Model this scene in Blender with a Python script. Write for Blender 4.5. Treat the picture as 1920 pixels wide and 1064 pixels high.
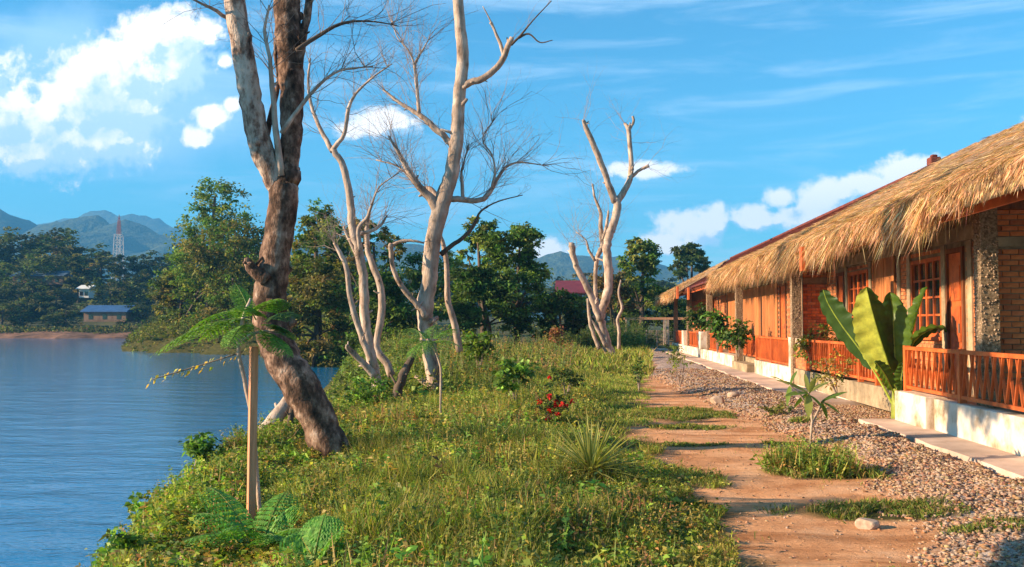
import bpy, math, random
import numpy as np
R = math.radians
scene = bpy.context.scene
for o in list(bpy.data.objects): bpy.data.objects.remove(o)
rng = np.random.default_rng(7); random.seed(7)

# ------------------------------------------------------------------ camera
CAMZ = 1.65; YAW = R(4.45); PITCH = R(2.42); F = 1800.0
cam_d = bpy.data.cameras.new('camera'); cam = bpy.data.objects.new('camera', cam_d)
scene.collection.objects.link(cam); scene.camera = cam
cam.location = (0, 0, CAMZ); cam.rotation_euler = (R(90)+PITCH, 0, YAW)
cam_d.sensor_width = 36; cam_d.lens = 36*F/1920; cam_d.clip_end = 12000; cam_d.clip_start = .05

# ------------------------------------------------------------------ world, sun, exposure
SUN_EL = R(19); SUN_AZ = R(15)          # light travels along (cos az, sin az), down by el
world = bpy.data.worlds.new('World'); scene.world = world; world.use_nodes = True
def build_sky():
    nt = world.node_tree; N = nt.nodes; L = nt.links; N.clear()
    out = N.new('ShaderNodeOutputWorld'); bg = N.new('ShaderNodeBackground')
    sky = N.new('ShaderNodeTexSky'); sky.sky_type = 'NISHITA'; sky.sun_disc = False
    sky.sun_elevation = SUN_EL
    # sun stands toward -(cos az, sin az); blender rotation measured clockwise from +y
    sx, sy = -math.cos(SUN_AZ), -math.sin(SUN_AZ)
    sky.sun_rotation = math.atan2(sx, sy) % (2*math.pi)
    sky.air_density = 1.0; sky.dust_density = 0.3; sky.ozone_density = 2.0
    def val(x): return x
    def math_(op, a, b=None, c=None, clamp=False):
        n = N.new('ShaderNodeMath'); n.operation = op; n.use_clamp = clamp
        for i, v in enumerate((a, b, c)):
            if v is None: continue
            if isinstance(v, (int, float)): n.inputs[i].default_value = v
            else: L.new(v, n.inputs[i])
        return n.outputs[0]
    def maprange(v, a, b, c, d):
        n = N.new('ShaderNodeMapRange'); n.interpolation_type = 'SMOOTHSTEP'
        L.new(v, n.inputs[0])
        for i, q in enumerate((a, b, c, d)): n.inputs[i+1].default_value = q
        return n.outputs[0]
    tc = N.new('ShaderNodeTexCoord'); sp = N.new('ShaderNodeSeparateXYZ'); L.new(tc.outputs['Generated'], sp.inputs[0])
    x, y, z = sp.outputs
    ay = math_('MAXIMUM', math_('ABSOLUTE', y), .12)
    u = math_('DIVIDE', x, ay); v = math_('DIVIDE', z, ay)
    def comb(a, b, c=0.0):
        n = N.new('ShaderNodeCombineXYZ')
        for i, q in enumerate((a, b, c)):
            if isinstance(q, (int, float)): n.inputs[i].default_value = q
            else: L.new(q, n.inputs[i])
        return n.outputs[0]
    uv = comb(u, v)
    def noise(vec, scale, detail=6, rough=.55, dist=0.0):
        n = N.new('ShaderNodeTexNoise'); n.noise_dimensions = '3D'; L.new(vec, n.inputs['Vector'])
        n.inputs['Scale'].default_value = scale; n.inputs['Detail'].default_value = detail
        n.inputs['Roughness'].default_value = rough; n.inputs['Distortion'].default_value = dist
        return n.outputs['Fac']
    # cumulus: union of puffs (u, v in tangent units about +y), radius
    def U(px): return (px-1100)/1800.
    def V(py): return (608-py)/1800.
    puffs = [(20,210,75,60),(-60,200,110,80),(120,135,62,70),(150,180,90,85),(240,60,62,55),(290,50,60,55),(195,110,85,70),(90,200,110,75),(330,60,40,40),(20,260,120,40),(150,240,110,55),(60,230,130,80),(130,170,110,75),(230,130,80,60),(300,90,70,60),(60,250,80,36),
             (215,190,70,60),(-150,160,120,110),(375,205,30,28),(415,182,18,14),(345,245,28,18),(365,45,36,30),(400,95,14,14),
             (700,225,75,26),(1290,430,55,34),(1330,415,36,26),(1250,455,40,20),(1405,412,38,24),(1460,375,26,18),
             (1480,410,40,20),(1550,365,62,26),(1610,350,50,18),(1530,395,50,30),(1205,320,70,14),(1010,470,50,20),
             (1700,330,70,30),(2050,300,160,70),(2300,200,160,120)]
    def density(vec, k):
        best = None
        for (px, py, a, b) in puffs:
            m = N.new('ShaderNodeVectorMath'); m.operation = 'MULTIPLY_ADD'; L.new(vec, m.inputs[0])
            sa, sb = 1800./(a*1.12), 1800./(b*1.12)
            m.inputs[1].default_value = (sa, sb, 0); m.inputs[2].default_value = (-U(px)*sa, -V(py)*sb, 0)
            ln = N.new('ShaderNodeVectorMath'); ln.operation = 'LENGTH'; L.new(m.outputs[0], ln.inputs[0])
            d = math_('SUBTRACT', 1.25, ln.outputs['Value'])
            best = d if best is None else math_('SMOOTH_MAX', best, d, .25)
        n1 = noise(vec, 26, 9, .62, .3)
        n2 = noise(vec, 85, 4, .6)
        return math_('ADD', math_('ADD', best, math_('MULTIPLY', math_('SUBTRACT', n1, .5), k)), math_('MULTIPLY', math_('SUBTRACT', n2, .5), .8))
    d0 = density(uv, 1.9)
    offs = N.new('ShaderNodeVectorMath'); offs.operation = 'ADD'; L.new(uv, offs.inputs[0]); offs.inputs[1].default_value = (-.016, .018, 0)
    d1 = density(offs.outputs[0], 1.9)
    a0 = maprange(d0, -.02, .62, 0, 1)
    lit = maprange(math_('SUBTRACT', d0, d1), -.30, .12, 0.0, 1)
    low = maprange(d1, .4, 1.15, 1.0, 0.25)
    litf = math_('MULTIPLY', math_('MAXIMUM', lit, .12), low)
    # blue-grey veil right of and under the big cumulus
    def soft(px, py, a, b):
        m = N.new('ShaderNodeVectorMath'); m.operation = 'MULTIPLY_ADD'; L.new(uv, m.inputs[0])
        sa, sb = 1800./a, 1800./b
        m.inputs[1].default_value = (sa, sb, 0); m.inputs[2].default_value = (-U(px)*sa, -V(py)*sb, 0)
        ln = N.new('ShaderNodeVectorMath'); ln.operation = 'LENGTH'; L.new(m.outputs[0], ln.inputs[0])
        return math_('SUBTRACT', 1.2, ln.outputs['Value'])
    veil = maprange(math_('ADD', math_('MAXIMUM', soft(240, 200, 210, 105), soft(40, 120, 150, 130)), math_('MULTIPLY', math_('SUBTRACT', noise(uv, 12, 5, .55), .5), .9)), -.2, .6, 0, .85)
    # high streaky cloud everywhere
    st = N.new('ShaderNodeVectorMath'); st.operation = 'MULTIPLY'; L.new(tc.outputs['Generated'], st.inputs[0]); st.inputs[1].default_value = (1.8, 1.8, 15)
    s1 = noise(st.outputs[0], 2.3, 6, .6, .6)
    streak = maprange(s1, .45, .80, 0, .5)
    zz = maprange(z, -.02, .06, .2, 1)
    streak = math_('MULTIPLY', streak, zz)
    # sky colour, richer blue as the photograph's
    hsv = N.new('ShaderNodeMix'); hsv.data_type = 'RGBA'; hsv.blend_type = 'MULTIPLY'; hsv.inputs[0].default_value = 1
    L.new(sky.outputs[0], hsv.inputs[6]); hsv.inputs[7].default_value = (*SKY_GAIN, 1)
    def mix(fac, a, b):
        n = N.new('ShaderNodeMix'); n.data_type = 'RGBA'; n.clamp_factor = True
        if isinstance(fac, float): n.inputs[0].default_value = fac
        else: L.new(fac, n.inputs[0])
        for i, q in ((6, a), (7, b)):
            if isinstance(q, tuple): n.inputs[i].default_value = q+(1,)
            else: L.new(q, n.inputs[i])
        return n.outputs[2]
    c = mix(streak, hsv.outputs[2], tuple(CL*k for k in (.62, .80, 1.0)))
    c = mix(veil, c, tuple(CL*k for k in (.36, .60, .86)))
    cc = mix(litf, tuple(CL*k for k in (.50, .70, .92)), tuple(CL*k for k in (1.22, 1.12, 1.05)))
    c = mix(a0, c, cc)
    L.new(c, bg.inputs['Color']); bg.inputs['Strength'].default_value = SKY_STR
    L.new(bg.outputs[0], out.inputs['Surface'])
SKY_STR = .055; SKY_GAIN = (.40,1.13,1.40); CL = 9.4
build_sky()
sl = bpy.data.lights.new('sun', 'SUN'); sl.energy = 5.0; sl.angle = R(.5); sl.color = (1.0, .76, .50)
sun = bpy.data.objects.new('sun', sl); scene.collection.objects.link(sun)
from mathutils import Vector, Matrix
_sd = Vector((math.cos(SUN_AZ)*math.cos(SUN_EL), math.sin(SUN_AZ)*math.cos(SUN_EL), -math.sin(SUN_EL)))
sun.rotation_euler = _sd.to_track_quat('-Z', 'Y').to_euler(); sun.location = (-30, -10, 20)
scene.view_settings.view_transform = 'Standard'; scene.view_settings.look = 'None'
scene.view_settings.exposure = 1.6; scene.view_settings.gamma = 1; scene.view_settings.use_curve_mapping = False
scene.cycles.max_bounces = 6; scene.cycles.transparent_max_bounces = 8; scene.cycles.volume_bounces = 0

# ------------------------------------------------------------------ helpers
CAMM = cam.rotation_euler.to_matrix()
def at(px, py, Y):
    """point seen at a pixel of the photograph, on the plane y = Y"""
    d = CAMM @ Vector(((px-960)/F, (532-py)/F, -1.0))
    t = Y/d.y
    return Vector((d.x*t, Y, CAMZ+d.z*t))
def atz(px, py, z=0.0):
    d = CAMM @ Vector(((px-960)/F, (532-py)/F, -1.0))
    t = (z-CAMZ)/d.z
    return Vector((d.x*t, d.y*t, z))
def link(o): scene.collection.objects.link(o); return o
def tag(o, label=None, cat=None, group=None, kind=None):
    if label: o['label'] = label
    if cat: o['category'] = cat
    if group: o['group'] = group
    if kind: o['kind'] = kind
    return o
def empty(name, loc=(0,0,0), rz=0):
    o = bpy.data.objects.new(name, None); o.location = loc; o.rotation_euler = (0,0,rz); o.empty_display_size = .2
    return link(o)
def copy_tree(o, parent=None):
    c = o.copy(); link(c); c.parent = parent
    for ch in list(o.children): copy_tree(ch, c)
    return c
class MB:
    def __init__(s): s.v = []; s.f = []; s.t = []
    def add(s, vs, fs, tint=None):
        n = len(s.v); s.v += [tuple(v) for v in vs]; s.f += [tuple(i+n for i in f) for f in fs]
        s.t += [tint or (1,1,1)]*len(vs); return s
    def box(s, x0, x1, y0, y1, z0, z1, tint=None, jit=0):
        vs = [(x,y,z) for z in (z0,z1) for y in (y0,y1) for x in (x0,x1)]
        if jit: vs = [tuple(c+random.uniform(-jit,jit) for c in v) for v in vs]
        return s.add(vs, [(0,2,3,1),(4,5,7,6),(0,1,5,4),(2,6,7,3),(0,4,6,2),(1,3,7,5)], tint)
    def bar(s, p, q, w, h=None, tint=None):
        p, q = Vector(p), Vector(q); h = h or w; d = (q-p).normalized()
        up = Vector((0,0,1)) if abs(d.z) < .95 else Vector((1,0,0))
        a = d.cross(up).normalized(); b = a.cross(d)
        vs = [c + a*(i*w/2) + b*(j*h/2) for c in (p,q) for i,j in ((-1,-1),(1,-1),(1,1),(-1,1))]
        return s.add(vs, [(0,1,2,3),(7,6,5,4),(0,4,5,1),(1,5,6,2),(2,6,7,3),(3,7,4,0)], tint)
    def tube(s, pts, rad, n=8, rough=0.0, tint=None, cap=True):
        pts = [Vector(p) for p in pts]; m = len(pts); vs = []
        a = None; ph = random.uniform(0, 9)
        for i, p in enumerate(pts):
            d = (pts[min(i+1,m-1)] - pts[max(i-1,0)]).normalized()
            if a is None:
                a = d.orthogonal().normalized()
            a = (a - d*a.dot(d)).normalized(); b = d.cross(a)
            for k in range(n):
                t = 2*math.pi*k/n
                r = rad[i]*(1 + rough*(math.sin(3*t+ph+i*.35)*.5 + math.sin(2*t-ph*2+i*.21)*.5) + rough*random.uniform(-.5,.5))
                vs.append(p + (a*math.cos(t) + b*math.sin(t))*r)
        fs = [(i*n+k, i*n+(k+1)%n, (i+1)*n+(k+1)%n, (i+1)*n+k) for i in range(m-1) for k in range(n)]
        if cap: fs += [tuple(range(n))[::-1], tuple((m-1)*n+k for k in range(n))]
        return s.add(vs, fs, tint)
    def build(s, name, mat, parent=None, smooth=False, bevel=0):
        me = bpy.data.meshes.new(name); me.from_pydata(s.v, [], s.f)
        at_ = me.attributes.new('tint', 'FLOAT_COLOR', 'POINT')
        at_.data.foreach_set('color', np.array([(*t,1) for t in s.t], dtype=np.float32).ravel())
        return finish(name, me, mat, parent, smooth, bevel)
def finish(name, me, mat, parent=None, smooth=False, bevel=0):
    me.validate(); me.update()
    for m in (mat if isinstance(mat, (list,tuple)) else [mat]): me.materials.append(m)
    if smooth: me.polygons.foreach_set('use_smooth', [True]*len(me.polygons))
    o = bpy.data.objects.new(name, me); link(o)
    if parent is not None: o.parent = parent
    if bevel:
        b = o.modifiers.new('edge', 'BEVEL'); b.width = bevel; b.segments = 2; b.limit_method = 'ANGLE'
    return o
def np_mesh(name, V, Fq, mat, parent=None, tint=None, smooth=False):
    V = np.asarray(V, dtype=np.float32); Fq = np.asarray(Fq, dtype=np.int32); k = Fq.shape[1]
    me = bpy.data.meshes.new(name); me.vertices.add(len(V)); me.vertices.foreach_set('co', V.ravel())
    me.loops.add(Fq.size); me.loops.foreach_set('vertex_index', Fq.ravel())
    me.polygons.add(len(Fq)); me.polygons.foreach_set('loop_start', np.arange(0, Fq.size, k, dtype=np.int32))
    me.update(calc_edges=True)
    if tint is not None:
        a = me.attributes.new('tint', 'FLOAT_COLOR', 'POINT')
        T = np.ones((len(V),4), dtype=np.float32); T[:,:3] = tint; a.data.foreach_set('color', T.ravel())
    for m in (mat if isinstance(mat, (list,tuple)) else [mat]): me.materials.append(m)
    if smooth: me.polygons.foreach_set('use_smooth', np.ones(len(Fq), dtype=bool))
    o = bpy.data.objects.new(name, me); link(o)
    if parent is not None: o.parent = parent
    return o
def unit(a): return a/np.maximum(np.linalg.norm(a, axis=-1, keepdims=True), 1e-9)
def leaf_quads(P, D, L, W, tint, droop=.25, Nn=None):
    """kite-shaped leaves: P base, D direction, L length, W width -> verts, quads, tints"""
    n = len(P); D = unit(D)
    if Nn is None: Nn = rng.normal(size=(n,3)); Nn[:,2] = np.abs(Nn[:,2])+.4
    S = unit(np.cross(D, Nn)); L = np.broadcast_to(L, (n,))[:,None]; W = np.broadcast_to(W, (n,))[:,None]
    mid = P + D*L*.45; tip = P + D*L; tip[:,2] -= (L[:,0]*droop)
    Vv = np.stack([P, mid+S*W*.5, tip, mid-S*W*.5], axis=1).reshape(-1,3)
    Fq = np.arange(n*4).reshape(n,4)
    T = np.repeat(np.broadcast_to(tint, (n,3)), 4, axis=0)
    return Vv, Fq, T
def cat_meshes(parts):
    Vs, Fs, Ts, o = [], [], [], 0
    for V, Fq, T in parts:
        Vs.append(V); Fs.append(Fq+o); Ts.append(T); o += len(V)
    return np.concatenate(Vs), np.concatenate(Fs), np.concatenate(Ts)
def pal(cols, n, var=.18, w=None):
    c = np.array(cols, dtype=float)[rng.choice(len(cols), n, p=w)]
    return np.clip(c*(1+rng.normal(size=(n,1))*var) * (1+rng.normal(size=(n,3))*var*.35), .004, .9)
def spline(pts, sub=4):
    P = [np.array(p, float) for p in pts]; P = [2*P[0]-P[1]] + P + [2*P[-1]-P[-2]]; out = []
    for i in range(1, len(P)-2):
        for k in range(sub):
            t = k/sub; a, b, c, d = P[i-1], P[i], P[i+1], P[i+2]
            out.append(.5*((2*b)+(c-a)*t+(2*a-5*b+4*c-d)*t*t+(3*b-a-3*c+d)*t**3))
    out.append(P[-2]); return out
def vnoise(x, y, s=1.0, seed=0):
    """smooth value noise on arrays"""
    x = np.asarray(x)*s; y = np.asarray(y)*s
    xi = np.floor(x).astype(int); yi = np.floor(y).astype(int); fx = x-xi; fy = y-yi
    fx = fx*fx*(3-2*fx); fy = fy*fy*(3-2*fy)
    def h(a, b):
        q = np.sin(a*127.1+b*311.7+seed*74.7)*43758.5453; return q-np.floor(q)
    return (h(xi,yi)*(1-fx)+h(xi+1,yi)*fx)*(1-fy)+(h(xi,yi+1)*(1-fx)+h(xi+1,yi+1)*fx)*fy

# ------------------------------------------------------------------ materials
def material(name):
    m = bpy.data.materials.new(name); m.use_nodes = True; nt = m.node_tree
    return m, nt, nt.nodes, nt.links, nt.nodes['Principled BSDF']
def noise_node(N, L, scale, detail=5, rough=.6, vec=None, coord='Object', stretch=None, dist=0):
    tc = N.new('ShaderNodeTexCoord'); src = tc.outputs[coord] if vec is None else vec
    if stretch:
        mp = N.new('ShaderNodeMapping'); mp.inputs['Scale'].default_value = stretch; L.new(src, mp.inputs[0]); src = mp.outputs[0]
    n = N.new('ShaderNodeTexNoise'); L.new(src, n.inputs['Vector']); n.inputs['Scale'].default_value = scale
    n.inputs['Detail'].default_value = detail; n.inputs['Roughness'].default_value = rough; n.inputs['Distortion'].default_value = dist
    return n
def ramp(N, L, fac, stops):
    r = N.new('ShaderNodeValToRGB'); L.new(fac, r.inputs[0]); e = r.color_ramp.elements
    while len(e) < len(stops): e.new(.5)
    for el, (p, c) in zip(e, stops): el.position = p; el.color = (*c, 1)
    return r.outputs[0]
def mul(N, L, a, b, mode='MULTIPLY', fac=1.0):
    n = N.new('ShaderNodeMix'); n.data_type = 'RGBA'; n.blend_type = mode
    if isinstance(fac, float): n.inputs[0].default_value = fac
    else: L.new(fac, n.inputs[0])
    L.new(a, n.inputs[6])
    if isinstance(b, tuple): n.inputs[7].default_value = (*b, 1)
    else: L.new(b, n.inputs[7])
    return n.outputs[2]
def bump(N, L, bs, h, strength=.5, dist=.02):
    b = N.new('ShaderNodeBump'); b.inputs['Strength'].default_value = strength; b.inputs['Distance'].default_value = dist
    L.new(h, b.inputs['Height']); L.new(b.outputs[0], bs.inputs['Normal'])
def surf(name, stops, scale=6, detail=6, rough=.85, stretch=None, bs_=.4, bd=.01, tint=True, spec=.3, scale2=None):
    m, nt, N, L, B = material(name)
    n = noise_node(N, L, scale, detail, .65, stretch=stretch); c = ramp(N, L, n.outputs['Fac'], stops)
    if scale2:
        n2 = noise_node(N, L, scale2, 3, .5); c = mul(N, L, c, ramp(N, L, n2.outputs['Fac'], [(.3,(.62,.6,.58)),(.65,(1.15,1.12,1.1))]))
    if tint:
        a = N.new('ShaderNodeAttribute'); a.attribute_name = 'tint'; c = mul(N, L, c, a.outputs['Color'])
    L.new(c, B.inputs['Base Color']); B.inputs['Roughness'].default_value = rough; B.inputs['Specular IOR Level'].default_value = spec
    n3 = noise_node(N, L, scale*4, 4, .6, stretch=stretch); bump(N, L, B, n3.outputs['Fac'], bs_, bd)
    return m
def foliage(name, transl=.35, rough=.55, nscale=0):
    m, nt, N, L, B = material(name)
    a = N.new('ShaderNodeAttribute'); a.attribute_name = 'tint'; c = a.outputs['Color']
    if nscale:
        n = noise_node(N, L, nscale, 3, .6); c = mul(N, L, c, ramp(N, L, n.outputs['Fac'], [(.3,(.7,.72,.7)),(.7,(1.25,1.2,1.1))]))
    L.new(c, B.inputs['Base Color']); B.inputs['Roughness'].default_value = rough; B.inputs['Specular IOR Level'].default_value = .25
    t = N.new('ShaderNodeBsdfTranslucent'); tcol = mul(N, L, c, (1.5, 1.6, .7)); L.new(tcol, t.inputs['Color'])
    mx = N.new('ShaderNodeMixShader'); mx.inputs[0].default_value = transl
    L.new(B.outputs[0], mx.inputs[1]); L.new(t.outputs[0], mx.inputs[2]); L.new(mx.outputs[0], N['Material Output'].inputs['Surface'])
    return m
M = {}
M['leaf'] = foliage('leaf'); M['grass'] = foliage('grass_blade', .3, .6); M['farleaf'] = foliage('far_leaf', .28, .8)
M['bigleaf'] = foliage('broad_leaf', .42, .38, 9)
M['bigleaf_shaded'] = foliage('broad_leaf_shaded', .08, .45, 9)  # shaded copy of the broad leaf: low translucency stands in for shade
M['straw'] = foliage('straw', .2, .8)
M['petal'] = foliage('petal', .2, .6)
M['bark_big'] = surf('mottled_bark', [(.36,(.028,.017,.011)),(.48,(.12,.065,.042)),(.59,(.32,.20,.14)),(.72,(.64,.50,.40))], 7, 9, .9, (1,1,.6), .9, .03, scale2=1.6)
M['bark_limb'] = surf('pale_mottled_bark', [(.32,(.05,.03,.022)),(.42,(.24,.15,.11)),(.52,(.52,.40,.32)),(.70,(.70,.58,.49))], 8, 9, .9, (1,1,.5), .9, .03, scale2=1.6)
M['bark_pale'] = surf('pale_bark', [(.30,(.14,.09,.06)),(.45,(.40,.29,.22)),(.7,(.62,.50,.41))], 7, 7, .9, (1,1,.35), .8, .02, scale2=2.0)
M['bark_dark'] = surf('dark_bark', [(.3,(.05,.035,.025)),(.7,(.16,.11,.08))], 8, 6, .9, (1,1,.4), .7, .02)
M['twig'] = surf('twig_bark', [(.3,(.16,.12,.10)),(.7,(.30,.23,.19))], 9, 3, .9)
M['wood_orange'] = surf('red_stained_wood', [(.25,(.36,.07,.016)),(.5,(.58,.125,.028)),(.8,(.70,.19,.05))], 5, 6, .5, (5,1.2,1.2), .3, .004, spec=.4, scale2=1.5)
M['wood_dark'] = surf('dark_brown_wood', [(.3,(.10,.035,.015)),(.7,(.26,.09,.035))], 5, 6, .65, (3,3,.5), .4, .006)
M['plank'] = surf('lacquered_planks', [(.3,(.30,.10,.03)),(.7,(.52,.20,.07))], 5, 6, .6, (4,4,.4), .4, .006)
M['batten'] = surf('sawn_timber', [(.3,(.46,.19,.095)),(.7,(.68,.33,.18))], 9, 6, .8, (6,6,.4), .4, .004)
M['brick'] = surf('fired_brick', [(.25,(.36,.10,.035)),(.5,(.52,.17,.065)),(.8,(.66,.27,.12))], 7, 6, .92, None, .5, .006)
M['mortar'] = surf('mortar', [(.3,(.20,.14,.08)),(.7,(.36,.27,.17))], 9, 6, .95, None, .6, .008, scale2=2)
M['concrete'] = surf('raw_concrete', [(.3,(.24,.18,.11)),(.7,(.48,.37,.24))], 5, 8, .95, None, .6, .01, scale2=1.2)
M['plaster'] = surf('stained_white_plaster', [(.34,(.34,.23,.14)),(.45,(.62,.50,.37)),(.55,(.80,.72,.61)),(.8,(.84,.80,.74))], 4.0, 10, .9, (1,.5,.5), .5, .01, scale2=.9)
M['pavement'] = surf('pavement_concrete', [(.25,(.40,.28,.21)),(.5,(.58,.43,.34)),(.8,(.68,.53,.43))], 3, 9, .95, None, .35, .006, scale2=.7)
M['pebble'] = surf('pebbledash', [(.3,(.09,.06,.035)),(.5,(.26,.18,.11)),(.68,(.44,.32,.21))], 28, 4, .95, None, .6, .02, spec=.1)
M['stone'] = surf('loose_stone', [(.3,(.30,.20,.14)),(.7,(.58,.43,.32))], 20, 4, .95, None, .4, .004, spec=.1)
M['redroof'] = surf('dull_red_roof', [(.3,(.09,.02,.012)),(.7,(.22,.055,.03))], 4, 6, .6, (1,1,.4), .3, .01)
M['blueroof'] = surf('blue_metal_roof', [(.3,(.03,.08,.18)),(.7,(.05,.12,.26))], 1, 3, .5)
M['greyroof'] = surf('grey_blue_roof', [(.3,(.05,.09,.15)),(.7,(.09,.14,.2))], 1, 3, .6)
M['whitewall'] = surf('painted_wall', [(.3,(.55,.52,.48)),(.7,(.75,.72,.66))], 1, 5, .9)
M['brownwall'] = surf('brown_wall', [(.3,(.14,.08,.05)),(.7,(.28,.17,.11))], 1, 5, .9)
M['magroof'] = surf('crimson_roof', [(.3,(.13,.02,.025)),(.7,(.20,.035,.045))], 1, 3, .6)
M['steel_red'] = surf('mast_red', [(.3,(.22,.07,.07)),(.7,(.28,.10,.09))], 1, 2, .6)
M['steel_white'] = surf('mast_white', [(.3,(.38,.38,.4)),(.7,(.46,.46,.48))], 1, 2, .6)
M['wire'] = surf('dull_wire', [(.3,(.12,.11,.09)),(.7,(.2,.18,.15))], 3, 2, .6)
M['hill'] = surf('wooded_hill', [(.3,(.02,.04,.02)),(.7,(.08,.10,.04))], .012, 9, 1, None, .9, 12, tint=False)
M['farland'] = surf('far_land', [(.3,(.03,.04,.015)),(.55,(.07,.08,.03)),(.8,(.14,.12,.06))], .08, 8, 1, None, .5, 1, tint=False)
M['sandbank'] = surf('river_sand', [(.35,(.07,.035,.02)),(.7,(.30,.15,.09))], .4, 8, 1, (1,1,6), .5, .3)
m, nt, N, L, B = material('window_glass'); B.inputs['Base Color'].default_value = (.02,.02,.02,1); B.inputs['Roughness'].default_value = .06; B.inputs['Specular IOR Level'].default_value = .6; M['glass'] = m
def thatch_mat():
    m, nt, N, L, B = material('thatch')
    n = noise_node(N, L, 16, 8, .7, stretch=(.6,3,.6)); c = ramp(N, L, n.outputs['Fac'], [(.28,(.14,.075,.04)),(.45,(.40,.24,.13)),(.7,(.62,.42,.25))])
    L.new(c, B.inputs['Base Color']); B.inputs['Roughness'].default_value = .95
    n2 = noise_node(N, L, 40, 5, .7, stretch=(.4,3,.4)); bump(N, L, B, n2.outputs['Fac'], 1, .05); return m
M['thatch'] = thatch_mat()
def ground_mat():
    m, nt, N, L, B = material('earth')
    a = N.new('ShaderNodeAttribute'); a.attribute_name = 'tint'; s = N.new('ShaderNodeSeparateColor'); L.new(a.outputs['Color'], s.inputs[0])
    n1 = noise_node(N, L, 1.3, 8, .7); dirt = ramp(N, L, n1.outputs['Fac'], [(.3,(.46,.19,.075)),(.5,(.70,.34,.16)),(.7,(.80,.47,.27))])
    nst = noise_node(N, L, 1.0, 7, .7, stretch=(.35,1.6,1)); dirt = mul(N, L, dirt, ramp(N, L, nst.outputs['Fac'], [(.38,(.62,.56,.5)),(.52,(1,1,1)),(.75,(1.12,1.1,1.05))]))
    n2 = noise_node(N, L, 3, 8, .7); turf = ramp(N, L, n2.outputs['Fac'], [(.3,(.035,.04,.012)),(.55,(.09,.085,.025)),(.75,(.20,.14,.06))])
    v = N.new('ShaderNodeTexVoronoi'); v.inputs['Scale'].default_value = 24; tc = N.new('ShaderNodeTexCoord'); L.new(tc.outputs['Object'], v.inputs['Vector'])
    sc = N.new('ShaderNodeSeparateColor'); L.new(v.outputs['Color'], sc.inputs[0])
    grav = ramp(N, L, sc.outputs[0], [(0,(.20,.13,.10)),(.5,(.40,.29,.23)),(1,(.60,.48,.40))])
    c = mul(N, L, dirt, grav, 'MIX', s.outputs[1]); c = mul(N, L, c, turf, 'MIX', s.outputs[0])
    L.new(c, B.inputs['Base Color']); B.inputs['Roughness'].default_value = .97; B.inputs['Specular IOR Level'].default_value = .1
    n3 = noise_node(N, L, 9, 10, .75); bump(N, L, B, n3.outputs['Fac'], .8, .05); return m
M['earth'] = ground_mat()
def water_mat():
    m, nt, N, L, B = material('river_water')
    B.inputs['Base Color'].default_value = (.0,.16,.36,1); B.inputs['Roughness'].default_value = .06; B.inputs['IOR'].default_value = 1.33
    B.inputs['Specular IOR Level'].default_value = .4
    n1 = noise_node(N, L, .55, 6, .6, stretch=(.75,1.6,1), dist=.6); n2 = noise_node(N, L, 3.2, 5, .6, stretch=(.6,1.5,1))
    ad = N.new('ShaderNodeMath'); ad.operation = 'MULTIPLY_ADD'; L.new(n2.outputs['Fac'], ad.inputs[0]); ad.inputs[1].default_value = .22; L.new(n1.outputs['Fac'], ad.inputs[2])
    bump(N, L, B, ad.outputs[0], .36, .2); return m
M['water'] = water_mat()

# ------------------------------------------------------------------ ground, bank, path, gravel
BY = [-20, 0, 6.5, 9, 12.5, 18, 25, 34, 45, 60, 64, 72, 85, 97, 115, 150, 190, 230]
BX = [-1.0, -1.25, -2.75, -4.0, -4.5, -4.8, -5.8, -7.9, -10.5, -12, -17, -22, -28, -46, -56, -70, -80, -90]
def bank(y): return np.interp(y, BY, BX) + (vnoise(y, y*0, .5, 3)-.5)*.8
def path_l(y): return np.interp(y, [0,6.5,9.2,10.9,12.3,18.3,32,63,70], [1.0,1.0,1.38,1.15,.75,1.15,2.0,3.9,4.3]) + (vnoise(y, y*0, 1.1, 5)-.5)*.35
def grav_l(y): return np.interp(y, [0,7.6,9.5,10.9,14,17.3,22.5,32,63,70], [2.6,2.62,3.0,3.3,3.1,2.9,2.5,2.0,3.9,4.3]) + (vnoise(y, y*0, 1.7, 8)-.5)*.4
def grav_r(y): return 4.42 + (vnoise(y, y*0, 2.3, 9)-.5)*.22
def gz(x, y):
    x = np.asarray(x, float); y = np.asarray(y, float)
    z = (vnoise(x, y, .35, 1)-.5)*.12*np.clip((path_l(y)-x)/1.5, 0, 1) + (vnoise(x, y, 2.5, 2)-.5)*.035
    z = z + .28*np.exp(-((y-42)/15)**2)*np.clip((1.5-x)/4, 0, 1)
    g = np.clip((x-grav_l(y))/.5, 0, 1)*np.clip((grav_r(y)-x)/.10, 0, 1)
    z = z + g*(.075+(vnoise(x, y, 3.5, 6)-.4)*.07)
    z = np.where(x > 4.46, .0, z)
    z = z + .12*np.clip((1.2-x)/3, 0, 1)*0
    b = bank(y); t = np.clip((b-x)/2.2, 0, 1); z = z*(1-t) - 2.6*(t*t*(3-2*t))
    far = np.clip((y-70)/40, 0, 1); return z + far*.3*(x > b)
PATCH = [(1.65,17.8,.9,1.0,.10),(1.65,15.6,.6,.35,.09),(2.65,11.0,.6,.5,.15),(2.5,8.7,.75,.38,.12),(3.15,7.85,.35,.22,.08),(1.4,13.4,.5,.2,.06),(2.0,6.5,.5,.2,.06),(3.6,16.0,.3,.25,.12),(3.4,6.9,.3,.2,.06),(2.7,13.6,.3,.18,.07)]
def patchf(x, y):
    r = np.zeros_like(np.asarray(x, float))
    for (a, b, c, d, h) in PATCH: r = np.maximum(r, np.clip(1.25-np.sqrt(((x-a)/c)**2+((y-b)/d)**2), 0, 1))
    return r
ys = np.concatenate([np.arange(-14, 4, 1.0), np.arange(4, 14, .09), np.arange(14, 30, .2), np.arange(30, 80, .8), np.arange(80, 262, 5)])
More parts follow.
